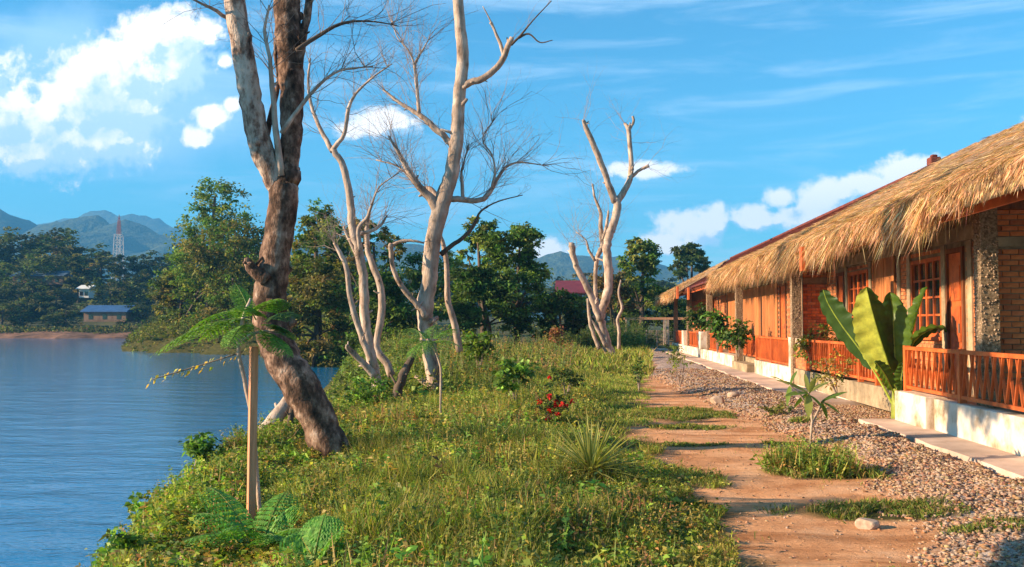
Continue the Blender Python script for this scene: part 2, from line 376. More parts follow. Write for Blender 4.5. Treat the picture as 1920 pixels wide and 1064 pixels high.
xs = np.concatenate([np.arange(-60, -10, 2.5), np.arange(-10, -6.5, .35), np.arange(-6.5, 5.3, .09), np.arange(5.4, 10, 1.5), np.arange(12, 150, 8)])
GX, GY = np.meshgrid(xs, ys); GZ = gz(GX, GY)
nz = vnoise(GX, GY, 2.2, 11)*.6 + vnoise(GX, GY, 6.0, 12)*.4
gr = np.clip((path_l(GY)-GX)/.35 + (nz-.5)*2.4, 0, 1); gr = np.maximum(gr, np.clip(patchf(GX, GY)*2.5 + (nz-.7), 0, 1)); gr = np.where(GY > 66, 1, gr); gr = np.where(GX > 5.3, .8, gr)
gv = np.clip((GX-grav_l(GY))/.3 + (nz-.5)*2, 0, 1)*(GX < 4.9)
TI = np.stack([gr, gv, gr*0], -1).reshape(-1, 3)
nx, ny = len(xs), len(ys)
idx = np.arange(nx*ny).reshape(ny, nx)
Q = np.stack([idx[:-1,:-1], idx[:-1,1:], idx[1:,1:], idx[1:,:-1]], -1)
cx, cy = (GX[:-1,:-1]+GX[1:,1:])/2, (GY[:-1,:-1]+GY[1:,1:])/2
isg = (cx > grav_l(cy)) & (cx < 5.0) & (cy < 66); isp = (~isg) & (cx > path_l(cy)) & (cx < 5.0) & (cy < 66)
VV = np.stack([GX, GY, GZ], -1).reshape(-1, 3)
def submesh(name, mask):
    q = Q[mask]; u, inv = np.unique(q.ravel(), return_inverse=True)
    return tag(np_mesh(name, VV[u], inv.reshape(-1,4), M['earth'], tint=TI[u], smooth=True), kind='structure')
submesh('ground', ~(isg | isp)); submesh('dirt_path', isp); submesh('gravel_bed', isg)
mb = MB(); mb.add([(-3200,-400,-1.2),(60,-400,-1.2),(60,196,-1.2),(-3200,196,-1.2)], [(0,1,2,3)])
tag(mb.build('river_water', M['water']), kind='structure')
# paved strip below the veranda wall
mb = MB(); yy = np.arange(2, 64, .5)
mb = MB()
for i in range(len(yy)-1):
    a, b = yy[i], yy[i+1]
    if 16.4 < (a+b)/2 < 19.9: continue
    wa, wb = 4.50+(vnoise(a,0,1.3,4)-.5)*.12, 4.50+(vnoise(b,0,1.3,4)-.5)*.12
    n = len(mb.v); mb.add([(wa,a,.075),(5.6,a,.08),(5.6,b,.08),(wb,b,.075),(wa-.02,a,-.1),(wb-.02,b,-.1),(5.6,a,-.1),(5.6,b,-.1)], [(0,1,2,3),(4,0,3,5)] + ([(0,4,6,1)] if abs(a-20) < .3 else []) + ([(3,2,7,5)] if abs(b-16.5) < .3 else []))
tag(mb.build('pavement', M['pavement']), kind='structure')
# the far shore and its rise
fx = np.concatenate([np.arange(-3300,-300,150), np.arange(-300, 160, 8), np.arange(160, 3400, 150)]); fy = np.concatenate([np.arange(184, 420, 8), np.arange(420, 3700, 120)])
FX, FY = np.meshgrid(fx, fy)
def farz(x, y):
    rise = np.interp(np.asarray(x, float), [-200,-110,-80,-40,0,60], [15,13,9,4,2,2])
    e = np.clip((y-190)/75, 0, 1)
    return -1.9 + 1.9*np.clip((y-186)/5, 0, 1) + rise*(e*e*(3-2*e)) + (vnoise(x, y, .04, 3)-.5)*2*e
np_ = farz(FX, FY); idx = np.arange(FX.size).reshape(FX.shape)
tag(np_mesh('far_shore', np.stack([FX,FY,np_],-1).reshape(-1,3), np.stack([idx[:-1,:-1],idx[:-1,1:],idx[1:,1:],idx[1:,:-1]],-1).reshape(-1,4), M['farland'], smooth=True), kind='structure')
mb = MB()
for i in range(26):
    x0 = -135+i*3.0
    x1 = x0+3.0; h0 = .25+.2*math.sin(i*.9); h1 = .25+.2*math.sin((i+1)*.9)
    d0 = 183.2+1.2*math.sin(i*1.7); d1 = 183.2+1.2*math.sin((i+1)*1.7)
    mb.add([(x0,d0,-1.4),(x1,d1,-1.4),(x1,d1+1.5,-1.2+h1),(x0,d0+1.5,-1.2+h0),(x1,190,-.2+h1),(x0,190,-.2+h0)], [(0,1,2,3),(3,2,4,5)])
tag(mb.build('sandbank_ground', M['sandbank'], smooth=True), kind='structure')
# mountains
def ridge(name, Y, prof, depth, seed):
    pxs = [p[0] for p in prof]; pys = [p[1] for p in prof]
    xs_ = np.linspace(-2600*Y/2600, 2600*Y/2600, 260); px = 1100+xs_/Y*1800
    h = np.interp(px, pxs, pys); H = CAMZ + (608-h)/1800*Y
    rows = 16; V = []
    for j in range(rows):
        t = j/(rows-1); y = Y-depth+depth*t*1.0; s = t**.8
        k = (vnoise(xs_, xs_*0+y, .012*2600/Y, seed)-.5)*.34*np.sin(math.pi*t) + (vnoise(xs_, xs_*0+y, .04, seed+1)-.5)*.10*t
        V.append(np.stack([xs_, xs_*0+y, H*(s+k*s)-3*(1-t)], -1))
    V.append(np.stack([xs_, xs_*0+Y+depth, xs_*0-3], -1)); rows += 1
    V = np.array(V); idx = np.arange(V.shape[0]*V.shape[1]).reshape(V.shape[:2])
    return tag(np_mesh(name, V.reshape(-1,3), np.stack([idx[:-1,:-1],idx[:-1,1:],idx[1:,1:],idx[1:,:-1]],-1).reshape(-1,4), M['hill'], smooth=True), kind='structure')
ridge('mountain', 1900, [(-900,380),(-500,420),(-250,380),(-60,372),(0,398),(22,408),(40,424),(60,410),(100,399),(150,405),(220,414),(300,436),(400,455),(560,450),(720,455),(780,462),(900,500),(960,490),(1010,482),(1050,477),(1090,479),(1120,486),(1170,484),(1250,505),(1500,520),(2300,500),(3500,460)], 500, 3)
ridge('far_mountain', 3100, [(-900,430),(-100,430),(60,412),(95,398),(125,388),(175,387),(215,395),(250,408),(300,417),(400,440),(520,460),(640,455),(740,452),(800,475),(1000,520),(1300,500),(2200,520),(3500,500)], 400, 9)

# ------------------------------------------------------------------ haze
mb = MB(); mb.box(-3600, 3600, -600, 3900, -5.5, 460)
hz = mb.build('haze', bpy.data.materials.new('air')); tag(hz, kind='stuff')
hm = hz.data.materials[0]; hm.use_nodes = True; hn = hm.node_tree; hn.nodes.remove(hn.nodes['Principled BSDF'])
pv = hn.nodes.new('ShaderNodeVolumePrincipled'); pv.inputs['Density'].default_value = .00030; pv.inputs['Color'].default_value = (.13,.50,1,1); pv.inputs['Anisotropy'].default_value = 0.0
hn.links.new(pv.outputs[0], hn.nodes['Material Output'].inputs['Volume'])

# ------------------------------------------------------------------ bungalows
XF = 6.3; FZ = .5
def roofz(x): return 3.24 + (x-4.6)*.565
def bricks(mb_or_parent, axis, fixed, a0, a1, z0, z1, holes=(), limit=0, proud=.012, meshes=None):
    """course-by-course brick positions on a plane; returns boxes"""
    out = []; L_, H_, g = .225, .064, .014; r = 0; z = z0
    while z+H_ <= z1+.01:
        a = a0 - (L_/2 if r % 2 else 0)
        while a < a1:
            s, e = max(a, a0), min(a+L_-g, a1)
            if e-s > .05 and not any(h[0] < e and s < h[1] and h[2] < z+H_ and z < h[3] for h in holes):
                out.append((s, e, z, min(z+H_, z1)))
            a += L_
        z += H_+g; r += 1
    return out
BR_T = [(1,1,1),(1.15,1.05,1),(.8,.75,.75),(1.05,1.15,1.2),(.65,.6,.6),(1.2,1.1,.9)]
brick_meshes = {}
def brick_obj(parent, c, size, kx):
    """one brick as an object; meshes shared by size and tint"""
    key = (tuple(round(s, 3) for s in size), random.randrange(4))
    if key not in brick_meshes:
        b = MB(); h = [s/2 for s in size]; b.box(-h[0],h[0],-h[1],h[1],-h[2],h[2], random.choice(BR_T), .002)
        o = b.build('brick', M['brick'], parent); brick_meshes[key] = o.data
    else:
        o = bpy.data.objects.new('brick', brick_meshes[key]); link(o); o.parent = parent
    o.location = (c[0]+random.uniform(-.003,.003), c[1]+random.uniform(-.003,.003), c[2]); return o
def box(name, mat, parent, *b, tint=None, bevel=0, kind=None):
    o = MB().box(*b, tint=tint).build(name, M[mat], parent, bevel=bevel)
    if kind: o['kind'] = kind
    return o
def facade(par, y0, y1, holes, nobj=0, planks=()):
    w = MB()
    # mortar body with openings cut: strips between the openings
    cuts = sorted(holes, key=lambda h: h[0]); y = y0
    for h in cuts:
        if h[0] > y: w.box(XF, XF+.2, y, h[0], FZ-.3, 4.02)
        if h[2] > FZ: w.box(XF, XF+.2, h[0], h[1], FZ-.3, h[2])
        w.box(XF, XF+.2, h[0], h[1], h[3], 4.02); y = h[1]
    w.box(XF, XF+.2, y, y1, FZ-.3, 4.02)
    wall = w.build('wall', M['mortar'], par)
    bl = bricks(None, 'y', XF, y0, y1, FZ+.01, 3.0, holes)
    cand = sorted(bl, key=lambda b: b[0]) if nobj else []
    near = [b for b in cand if b[0] > 15.4][:nobj]; ns = set(near)
    for b in near: brick_obj(wall, (XF-.006, (b[0]+b[1])/2, (b[2]+b[3])/2), (.03, b[1]-b[0], b[3]-b[2]), 0)
    rest = MB()
    for b in bl:
        if b not in ns: rest.box(XF-.02, XF+.01, b[0], b[1], b[2], b[3], random.choice(BR_T), .002)
    if rest.v: tag(rest.build('brick', M['brick'], wall), kind='stuff')
    return wall
def window(par, y0, y1, z0, z1, cols=4, rows=4):
    f = MB(); t = .07
    f.box(XF-.035, XF+.08, y0, y0+t, z0, z1); f.box(XF-.035, XF+.08, y1-t, y1, z0, z1)
    f.box(XF-.035, XF+.08, y0+t, y1-t, z1-t, z1); f.box(XF-.035, XF+.08, y0+t, y1-t, z0, z0+t)
    fr = f.build('window', M['wood_orange'], par)
    yy0, yy1, zz0, zz1 = y0+t, y1-t, z0+t, z1-t
    for c in range(1, cols):
        y = yy0+(yy1-yy0)*c/cols; box('mullion', 'wood_orange', fr, XF-.02, XF+.05, y-.032, y+.032, zz0, zz1)
    for r in range(1, rows):
        z = zz0+(zz1-zz0)*r/rows; box('glazing_bar', 'wood_orange', fr, XF-.01, XF+.03, yy0, yy1, z-.018, z+.018)
    for c in range(cols):
        for r in range(rows):
            a, b = yy0+(yy1-yy0)*c/cols+.034, yy0+(yy1-yy0)*(c+1)/cols-.034
            z_, zz = zz0+(zz1-zz0)*r/rows+.02, zz0+(zz1-zz0)*(r+1)/rows-.02
            box('pane', 'glass', fr, XF+.012, XF+.018, a, b, z_, zz)
    box('sill', 'wood_orange', fr, XF-.09, XF-.036, y0-.05, y1+.05, z0-.06, z0+.0)
    return fr
def door(par, y0, y1, z1=2.95):
    f = MB(); f.box(XF-.04, XF+.1, y0, y0+.08, FZ, z1); f.box(XF-.04, XF+.1, y1-.08, y1, FZ, z1); f.box(XF-.04, XF+.1, y0+.08, y1-.08, z1-.08, z1)
    fr = f.build('door_frame', M['wood_dark'], par)
    d = MB(); d.box(XF+.0, XF+.045, y0+.085, y1-.085, FZ+.01, z1-.085); dd = d.build('door', M['wood_orange'], par)
    n = 3
    for k in range(n):
        a = FZ+.15+k*(z1-FZ-.35)/n; box('door_panel', 'wood_orange', dd, XF-.018, XF-.001, y0+.2, y1-.2, a, a+(z1-FZ-.35)/n-.1)
    MB().bar((XF-.06,y0+.14,1.5),(XF-.06,y0+.14,1.66),.02).build('handle', M['wire'], dd)
def planks(par, y0, y1, z0=FZ, z1=3.1, w=.17):
    y = y0
    root = box('wood_panel', 'wood_dark', par, XF-.03, XF-.001, y0, y1, z0, z1)
    while y < y1-.03:
        e = min(y+w-.012, y1); c = random.uniform(.75,1.2)
        box('plank', 'plank', root, XF-.05-random.uniform(0,.012), XF-.031, y, e, z0, z1, tint=(c,c,c)); y += w
def column(par, x, y, w=.24, z1=3.28):
    m = MB()
    seg = 14; vs = []
    o = MB(); n = 10
    for i in range(n):
        za, zb = .08+(z1-.08)*i/n, .08+(z1-.08)*(i+1)/n
        o.box(x-w/2+random.uniform(-.006,.006), x+w/2+random.uniform(-.006,.006), y-w/2+random.uniform(-.006,.006), y+w/2, za, zb-.001)
    col = o.build('column', M['pebble'], par)
    # pebbles set in the faces turned to the path and to the viewer
    V = []; Fc = []; T = []
    ico_v, ico_f = ICO
    for k in range(620):
        s = random.uniform(.008, .018)
        if k % 2: p = (x-w/2, random.uniform(y-w/2, y+w/2), random.uniform(.1, z1))
        else: p = (random.uniform(x-w/2, x+w/2), y-w/2, random.uniform(.1, z1))
        sc_ = np.array([random.uniform(.6,1.3) for _ in range(3)])*s
        V.append(ico_v*sc_+np.array(p)); Fc.append(ico_f+12*k); c = random.uniform(.55,1.15); T.append(np.tile((c,c*.97,c*.92), (12,1)))
    tag(np_mesh('pebbles', np.concatenate(V), np.concatenate(Fc), M['stone'], col, tint=np.concatenate(T)), kind='stuff')
    return col
def ico():
    t = (1+5**.5)/2
    v = np.array([(-1,t,0),(1,t,0),(-1,-t,0),(1,-t,0),(0,-1,t),(0,1,t),(0,-1,-t),(0,1,-t),(t,0,-1),(t,0,1),(-t,0,-1),(-t,0,1)], float)/math.sqrt(1+t*t)
    f = np.array([(0,11,5),(0,5,1),(0,1,7),(0,7,10),(0,10,11),(1,5,9),(5,11,4),(11,10,2),(10,7,6),(7,1,8),(3,9,4),(3,4,2),(3,2,6),(3,6,8),(3,8,9),(4,9,5),(2,4,11),(6,2,10),(8,6,7),(9,8,1)])
    return v, f
ICO = ico()
def partition(par, y, x0, asobj):
    w = box('partition_wall', 'mortar', par, x0, 9.2, y, y+.16, FZ-.4, 3.7)
    box('band', 'concrete', w, x0, 9.2, y-.03, y-.001, 2.73, 2.86)
    bl = bricks(None, 'x', y, x0, XF+.3, FZ+.02, 2.72) + bricks(None, 'x', y, x0, XF+.3, 2.875, 3.3)
    if asobj:
        for b in bl: brick_obj(w, ((b[0]+b[1])/2, y-.006, (b[2]+b[3])/2), (b[1]-b[0], .03, b[3]-b[2]), 1)
    else:
        mb = MB()
        for b in bl: mb.box(b[0], b[1], y-.02, y+.01, b[2], b[3], random.choice(BR_T), .002)
        tag(mb.build('brick', M['brick'], w), kind='stuff')
    return w
def xeave(y):
    y = np.asarray(y, float)
    e = np.where(y < 19.2, 4.42, 4.85) + np.where(y > 43, -.5, 0)
    return e
def thatch(par, y0, y1, top, fringe=1.0, gap=None, seed=1):
    """one thatched strip: a thick ragged layer, loose straw over it and a hanging fringe"""
    nyy = int((y1-y0)/.12)+2; Y_ = np.linspace(y0, y1, nyy); rows = 9; V = []
    xe = xeave(Y_) + (vnoise(Y_, Y_*0, 1.2, seed)-.5)*.22
    endr = np.clip(np.minimum(Y_-y0, y1-Y_)/.45, 0, 1)**.5
    xt = top(Y_); prof = []
    for j in range(rows):
        t = j/(rows-1); x = xe+(xt-xe)*t
        lump = (vnoise(x, Y_, 2.2, seed+3)-.5)*.12+(vnoise(x, Y_, 7, seed+4)-.5)*.05
        z = roofz(x)+.05+(.19*min(1, t*4+.4)*(1-.8*t)+lump)*endr
        prof.append(np.stack([x, Y_, z], -1))
    under = [np.stack([xe+.02, Y_, roofz(xe)-.12*endr], -1), np.stack([xe+.5, Y_, roofz(xe+.5)-.02], -1)]
    V = np.array([under[1], under[0]] + prof); idx = np.arange(V.shape[0]*V.shape[1]).reshape(V.shape[:2])
    Fq = np.stack([idx[:-1,:-1],idx[1:,:-1],idx[1:,1:],idx[:-1,1:]],-1).reshape(-1,4)
    body = np_mesh('thatch', V.reshape(-1,3), Fq, M['thatch'], par, smooth=True)
    A = y1-y0; cols = [(.60,.37,.20),(.46,.26,.13),(.70,.47,.28),(.24,.13,.07),(.58,.30,.15)]; wts = [.3,.22,.22,.12,.14]
    lod = 1.0 if y0 < 20 else .55
    # straw lying on the slope
    n = int(A*2200*lod); y = rng.uniform(y0, y1, n); t = rng.uniform(0, 1, n)**1.3
    xe_ = xeave(y)+(vnoise(y, y*0, 1.2, seed)-.5)*.22; x = xe_+(top(y)-xe_)*t
    lump = (vnoise(x, y, 2.2, seed+3)-.5)*.12+(vnoise(x, y, 7, seed+4)-.5)*.05
    P = np.stack([x, y, roofz(x)+.245-.16*t+lump], -1); D = np.stack([-np.ones(n), rng.normal(size=n)*.42, -.63+rng.normal(size=n)*.22+.02], -1)
    Nn = np.stack([rng.normal(size=n)*.4-.5, rng.normal(size=n)*.5, np.ones(n)], -1)
    a = leaf_quads(P, D, rng.uniform(.10,.34,n), rng.uniform(.005,.013,n)/lod**.5, pal(cols, n, .3, wts)*(.42+.6*vnoise(x, y, 1.6, seed+11)+.6*vnoise(x*.5, y, 12, seed+16))[:,None], .05, Nn)
    # hanging fringe, uneven locks; shade in the gaps between put into straw colour
    n = int(A*2200*lod*fringe); y = rng.uniform(y0, y1, n)
    keep = (vnoise(y, y*0, 7, seed+12) > .22) | (rng.uniform(size=n) < .35); y = y[keep]; n = len(y)
    xe_ = xeave(y)+(vnoise(y, y*0, 1.2, seed)-.5)*.22
    lock = .40+.75*vnoise(y, y*0, 5, seed+7)*vnoise(y, y*0, 1.1, seed+8)+.35*(vnoise(y, y*0, 13, seed+9)-.3)
    lock = lock*np.where(y > 43, .55, 1)*np.where(y < 12.3, .26, .66)*np.where(y > 19.1, 1.4, 1)
    off = rng.uniform(-.05, .42, n)
    P = np.stack([xe_+off, y, roofz(xe_+off)+.12+rng.uniform(-.16,.14,n)], -1)
    D = np.stack([-.34+rng.normal(size=n)*.2, rng.normal(size=n)*.2, -np.ones(n)*.95], -1)
    b = leaf_quads(P, D, np.clip(rng.uniform(.25,.55,n)*lock*1.35*(1+.9*(vnoise(y, y*0, 17, seed+17) > .8)), .1, .8)*np.clip(1.05-off*.4, .3, 1.2), rng.uniform(.005,.014,n)/lod**.5, pal(cols, n, .32, wts)*((.40+.65*vnoise(y, y*0, 9, seed+14)+.55*vnoise(y, y*0, 23, seed+15)))[:,None], .02, rng.normal(size=(n,3)))
    V_, F_, T_ = cat_meshes([a, b])
    s = np_mesh('straw', V_, F_, M['straw'], body, tint=T_); tag(s, kind='stuff')
    return body
def roof_part(par, y0, y1, xa=4.9):
    w = MB(); pts = [(xa, roofz(xa)), (9.0, roofz(9.0)), (13.2, roofz(9.0)-.565*4.2)]
    for k in range(2):
        (a, za), (b, zb) = pts[k], pts[k+1]
        w.add([(a,y0,za),(b,y0,zb),(b,y1,zb),(a,y1,za),(a,y0,za-.12),(b,y0,zb-.12),(b,y1,zb-.12),(a,y1,za-.12)],
              [(0,1,2,3),(7,6,5,4),(0,4,5,1),(3,2,6,7),(0,3,7,4),(1,5,6,2)])
    rf = w.build('roof', M['redroof'], par)
    # raised seams running down the front slope
    y = y0+.2; 
    while y < y1:
        MB().bar((xa+.02,y,roofz(xa)+.02),(9.0,y,roofz(9.0)+.02),.05,.035).build('roof_seam', M['redroof'], rf); y += 1.1
    yc = max(y0, 24.9) if y0 < 20 else y0
    MB().bar((9.0,yc,roofz(9.0)+.02),(9.0,y1,roofz(9.0)+.02),.24,.08).build('ridge_cap', M['redroof'], rf)
    y = y0+.4
    while y < y1:   # rafters showing below the eave
        MB().bar((xa-.1,y,roofz(xa-.1)-.17),(6.9,y,roofz(6.9)-.17),.07,.11).build('rafter', M['wood_dark'], rf); y += .95
    return rf

# --- near bungalow
b1 = empty('bungalow', (0,.5,0)); tag(b1, 'nearest bungalow, at the right edge, with shaggy thatch and a pebbled veranda column', 'bungalow', 'thatched bungalows in a row')
H1 = [(16.05,16.85,FZ,2.95),(17.05,18.65,1.42,2.86),(19.6,21.0,FZ,3.1),(21.55,23.15,1.42,2.88),(23.5,24.2,FZ,2.93)]
facade(b1, 13.5, 25.2, H1, 300)
window(b1, 17.05, 18.65, 1.42, 2.86); window(b1, 21.55, 23.15, 1.42, 2.88)
door(b1, 16.05, 16.85); door(b1, 23.5, 24.2, 2.93); planks(b1, 19.6, 21.0)
box('concrete_band', 'concrete', b1, XF-.06, XF-.021, 13.6, 25.1, 3.04, 3.28)
for y in (15.75, 17.0-.08, 18.75, 19.35, 21.3, 23.28): box('pilaster', 'concrete', b1, XF-.05, XF-.022, y-.09, y+.09, FZ, 3.03)
partition(b1, 13.35, 5.66, True)
column(b1, 5.53, 13.28)
box('veranda_beam', 'wood_dark', b1, 5.44, 5.60, 6.0, 25.3, 3.285, 3.46)
box('cross_beam', 'wood_dark', b1, 4.98, 9.2, 13.18, 13.34, 3.24, 3.40)
box('fascia', 'wood_orange', b1, 4.70, 4.74, 4.0, 19.1, 3.0, 3.24)
box('end_board', 'wood_orange', b1, 4.30, 4.37, 19.10, 19.30, 2.72, 3.2)
box('end_board', 'wood_orange', b1, 4.565, 5.3, 19.12, 19.16, 3.1, 3.35)
box('lamp_bracket', 'wood_dark', b1, XF-.2, XF-.061, 17.4, 17.5, 3.0, 3.12)
box('veranda_floor', 'concrete', b1, 5.36, 9.0, 4.0, 25.2, .1, FZ)
vw = box('veranda_wall', 'plaster', b1, 5.15, 5.355, 3.0, 14.30, -.1, .54, bevel=.012)
box('wall_block', 'plaster', b1, 5.06, 5.40, 14.42, 15.85, -.1, .555, bevel=.015)
box('wall_block', 'concrete', b1, 5.19, 5.355, 14.30, 14.42, -.1, .535)
box('recess_wall', 'concrete', b1, 5.62, 5.8, 15.86, 19.75, -.1, .46)
roof1 = roof_part(b1, 4.0, 25.0)
thatch(b1, 4.0, 19.0, lambda y: 9.12+0*y, 1.25, (11.0, 12.1), 1)
# --- middle bungalow
b2 = empty('bungalow', (0,.5,0)); tag(b2, 'middle bungalow of the row, its lower thatch ending in a rounded tuft', 'bungalow', 'thatched bungalows in a row')
H2 = [(30.4,31.4,FZ,2.95),(31.7,38.5,FZ,3.0),(26.3,27.9,1.4,2.85)]
facade(b2, 25.4, 43.0, H2)
window(b2, 26.3, 27.9, 1.4, 2.85); door(b2, 30.4, 31.4); planks(b2, 31.7, 38.5, FZ, 3.0, .42); planks(b2, 39.2, 43.0, FZ, 3.0, .5)
partition(b2, 25.23, 5.66, False); column(b2, 5.45, 25.1); column(b2, 5.42, 34.3); column(b2, 5.42, 42.6)
box('concrete_band', 'concrete', b2, XF-.06, XF-.021, 25.5, 43.0, 3.04, 3.28)
box('veranda_beam', 'wood_dark', b2, 5.36, 5.52, 25.4, 43.5, 3.285, 3.44)
box('fascia', 'wood_orange', b2, 4.90, 4.94, 19.2, 45.0, 3.12, 3.34)
box('end_board', 'wood_orange', b2, 4.55, 4.62, 43.2, 43.6, 2.75, 3.3)
box('veranda_wall', 'plaster', b2, 5.38, 5.60, 19.76, 31.0, -.1, .50, bevel=.012)
box('doorstep', 'concrete', b2, 5.18, 5.60, 31.3, 34.5, -.1, .34, bevel=.012)
box('veranda_wall', 'plaster', b2, 5.3, 5.60, 34.8, 43.0, -.1, .50, bevel=.012)
box('veranda_floor', 'concrete', b2, 5.61, 9.0, 19.76, 43.0, .1, FZ-.002)
pl = box('brick_pier', 'plaster', b2, 5.36, 5.56, 25.2, 25.65, .50, 1.30, bevel=.01)
lw = box('low_brick_wall', 'mortar', b2, 5.42, 5.56, 23.85, 25.19, .50, 1.28)
mbk = MB()
for (s, e, z_, zz) in bricks(None, 'y', 0, 23.86, 25.19, .52, 1.06): mbk.box(5.405, 5.43, s, e, z_, zz, random.choice(BR_T))
tag(mbk.build('brick', M['brick'], lw), kind='stuff')
box('white_cap', 'plaster', lw, 5.40, 5.418, 23.86, 25.18, 1.09, 1.28)
roof2 = roof_part(b2, 25.01, 43.5)
thatch(b2, 19.3, 37.6, lambda y: np.interp(y, [19,24.2,26,35.6], [9.12,9.12,7.2,6.4]), 1.1, None, 21)
MB().box(8.86, 9.14, 24.9, 25.2, roofz(9)-.1, roofz(9)+.25).box(8.92, 9.08, 24.97, 25.13, roofz(9)+.251, roofz(9)+.32).build('ridge_finial', M['redroof'], b2, bevel=.05)
# --- far bungalow
b3 = empty('bungalow', (0,.5,0)); tag(b3, 'farthest bungalow of the row, whose eave ends in a lone drooping tuft of thatch', 'bungalow', 'thatched bungalows in a row')
facade(b3, 43.6, 59.0, [(47,48,FZ,2.9),(50,52,1.4,2.8)]); door(b3, 47, 48); window(b3, 50, 52, 1.4, 2.8, 3, 3)
column(b3, 5.42, 51.0); column(b3, 5.42, 58.8)
box('veranda_beam', 'wood_dark', b3, 5.36, 5.52, 43.6, 59.2, 3.285, 3.44)
box('veranda_wall', 'plaster', b3, 5.3, 5.60, 43.2, 60.0, -.1, .50, bevel=.012)
box('veranda_floor', 'concrete', b3, 5.61, 9.0, 43.2, 60.0, .1, FZ-.002)
roof3 = roof_part(b3, 43.51, 60.0)
box('end_board', 'wood_orange', b3, 4.42, 4.5, 47.0, 47.5, 2.9, 3.5)
for k in (44.4, 52.2): box('gate_post', 'plaster', b3, 5.22, 5.62, k, k+.9, .505, 1.3, bevel=.01)
thatch(b3, 48.0, 60.2, lambda y: 6.4+.25*(y-48)*.8, 1.1, None, 41)

# ------------------------------------------------------------------ railings
def railing(x, y0, y1, label, z0=.60, z1=1.28, posts=(), cross=True, step=.36, depth=.5):
    r = empty('railing', (0,.5,0)); tag(r, label, 'railing', 'stained timber railings of the verandas')
    m = 'wood_orange'
    box('top_rail', m, r, x-.045, x+.045, y0, y1, z1-.055, z1)
    box('bottom_rail', m, r, x-.035, x+.035, y0, y1, z0, z0+.05)
    for p in posts: box('post', m, r, x-.052, x+.052, p-.045, p+.045, z0-.09, z1+.012, bevel=.004)
    n = int((y1-y0)/step); mesh = None; za, zb = z0+.051, z1-.056
    for k in range(n):
        c = y0+(k+.5)*(y1-y0)/n
        if cross:
            for s in (-1, 1):
                d = .075*s; MBs = MB().bar((x+.014*s, c-d, za), (x+.014*s, c+d, zb), .018, .036); MBs.build('slat', M[m], r)
        else: box('slat', m, r, x-.012, x+.012, c-.022, c+.022, za, zb)
    return r
railing(5.24, 8.0, 15.8, 'red-brown railing with crossed slats on the near white wall at the right edge', .60, 1.285, (8.05,11.15,13.45,15.75), True, .235)
railing(5.45, 18.0, 23.84, 'red-brown railing behind the big-leaved plant, ending at the low brick wall', .56, 1.27, (18.05,19.2,21.5,23.8), True, .2)
railing(5.45, 25.68, 30.9, 'red-brown railing panel just beyond the white pier, in front of the plank wall', .54, 1.27, (25.72,28.3,30.85), False, .13)
railing(5.72, 31.2, 38.6, 'shadowed railing behind the concrete doorstep with plants hanging over it', .54, 1.26, (31.25,34,36.5,38.55), False, .16)
railing(5.42, 38.9, 43.1, 'short red-brown railing between the doorstep and the white gate post', .54, 1.26, (38.95,41,43.05), False, .16)
railing(5.42, 45.4, 52.0, 'red-brown railing between the two white gate posts', .54, 1.26, (45.45,48.5,51.95), False, .2)
railing(5.42, 53.2, 59.8, 'farthest red-brown railing, at the end of the row of bungalows', .54, 1.26, (53.25,56.5,59.75), False, .25)

# ------------------------------------------------------------------ bare trees
def limb(name, pts, Y, parent, mat, rough=.12, dy=0.0, n=10, sub=4, wig=.01):
    """pts: (px, py, width_px[, extra depth])"""
    P = []; m = len(pts)
    for i, p in enumerate(pts):
        yy_ = Y + (p[3] if len(p) > 3 else 0) + dy*i/(m-1)
        q = at(p[0], p[1], yy_); P.append((q.x, q.y, q.z, p[2]/2*yy_/F))
    S = spline(P, sub)
    for q in S[1:-1]: q[:3] += rng.normal(size=3)*q[3]*(.035 if n > 10 else .08)
    mb = MB(); mb.tube([q[:3] for q in S], [max(q[3], .004)*(1+random.uniform(-.03,.03))*.88 for q in S], n, rough*.45)
    if n >= 8 and len(S) > 8:
        for _ in range(2+len(S)//9):
            i = random.randrange(3, len(S)-3); q = S[i]; d = Vector(unit(S[i+1][:3]-S[i][:3])); a = d.orthogonal().normalized(); a.rotate(Matrix.Rotation(random.uniform(0,6.28), 3, d))
            a = (a+d*random.uniform(-.1,.8)).normalized(); rr = max(q[3], .012); big = n > 14; ln = rr*random.uniform(.05,.35 if big else 1.5); p = Vector(q[:3])+a*rr*.6; w_ = rr*random.uniform(.18,.34)
            mb.tube([p, p+a*rr*.35, p+a*(rr*.45+ln)+Vector((0,0,ln*.15))], [w_*1.3, w_, w_*.7], 7, .12)
    o = mb.build(name, M[mat], parent, smooth=True)
    return o, S
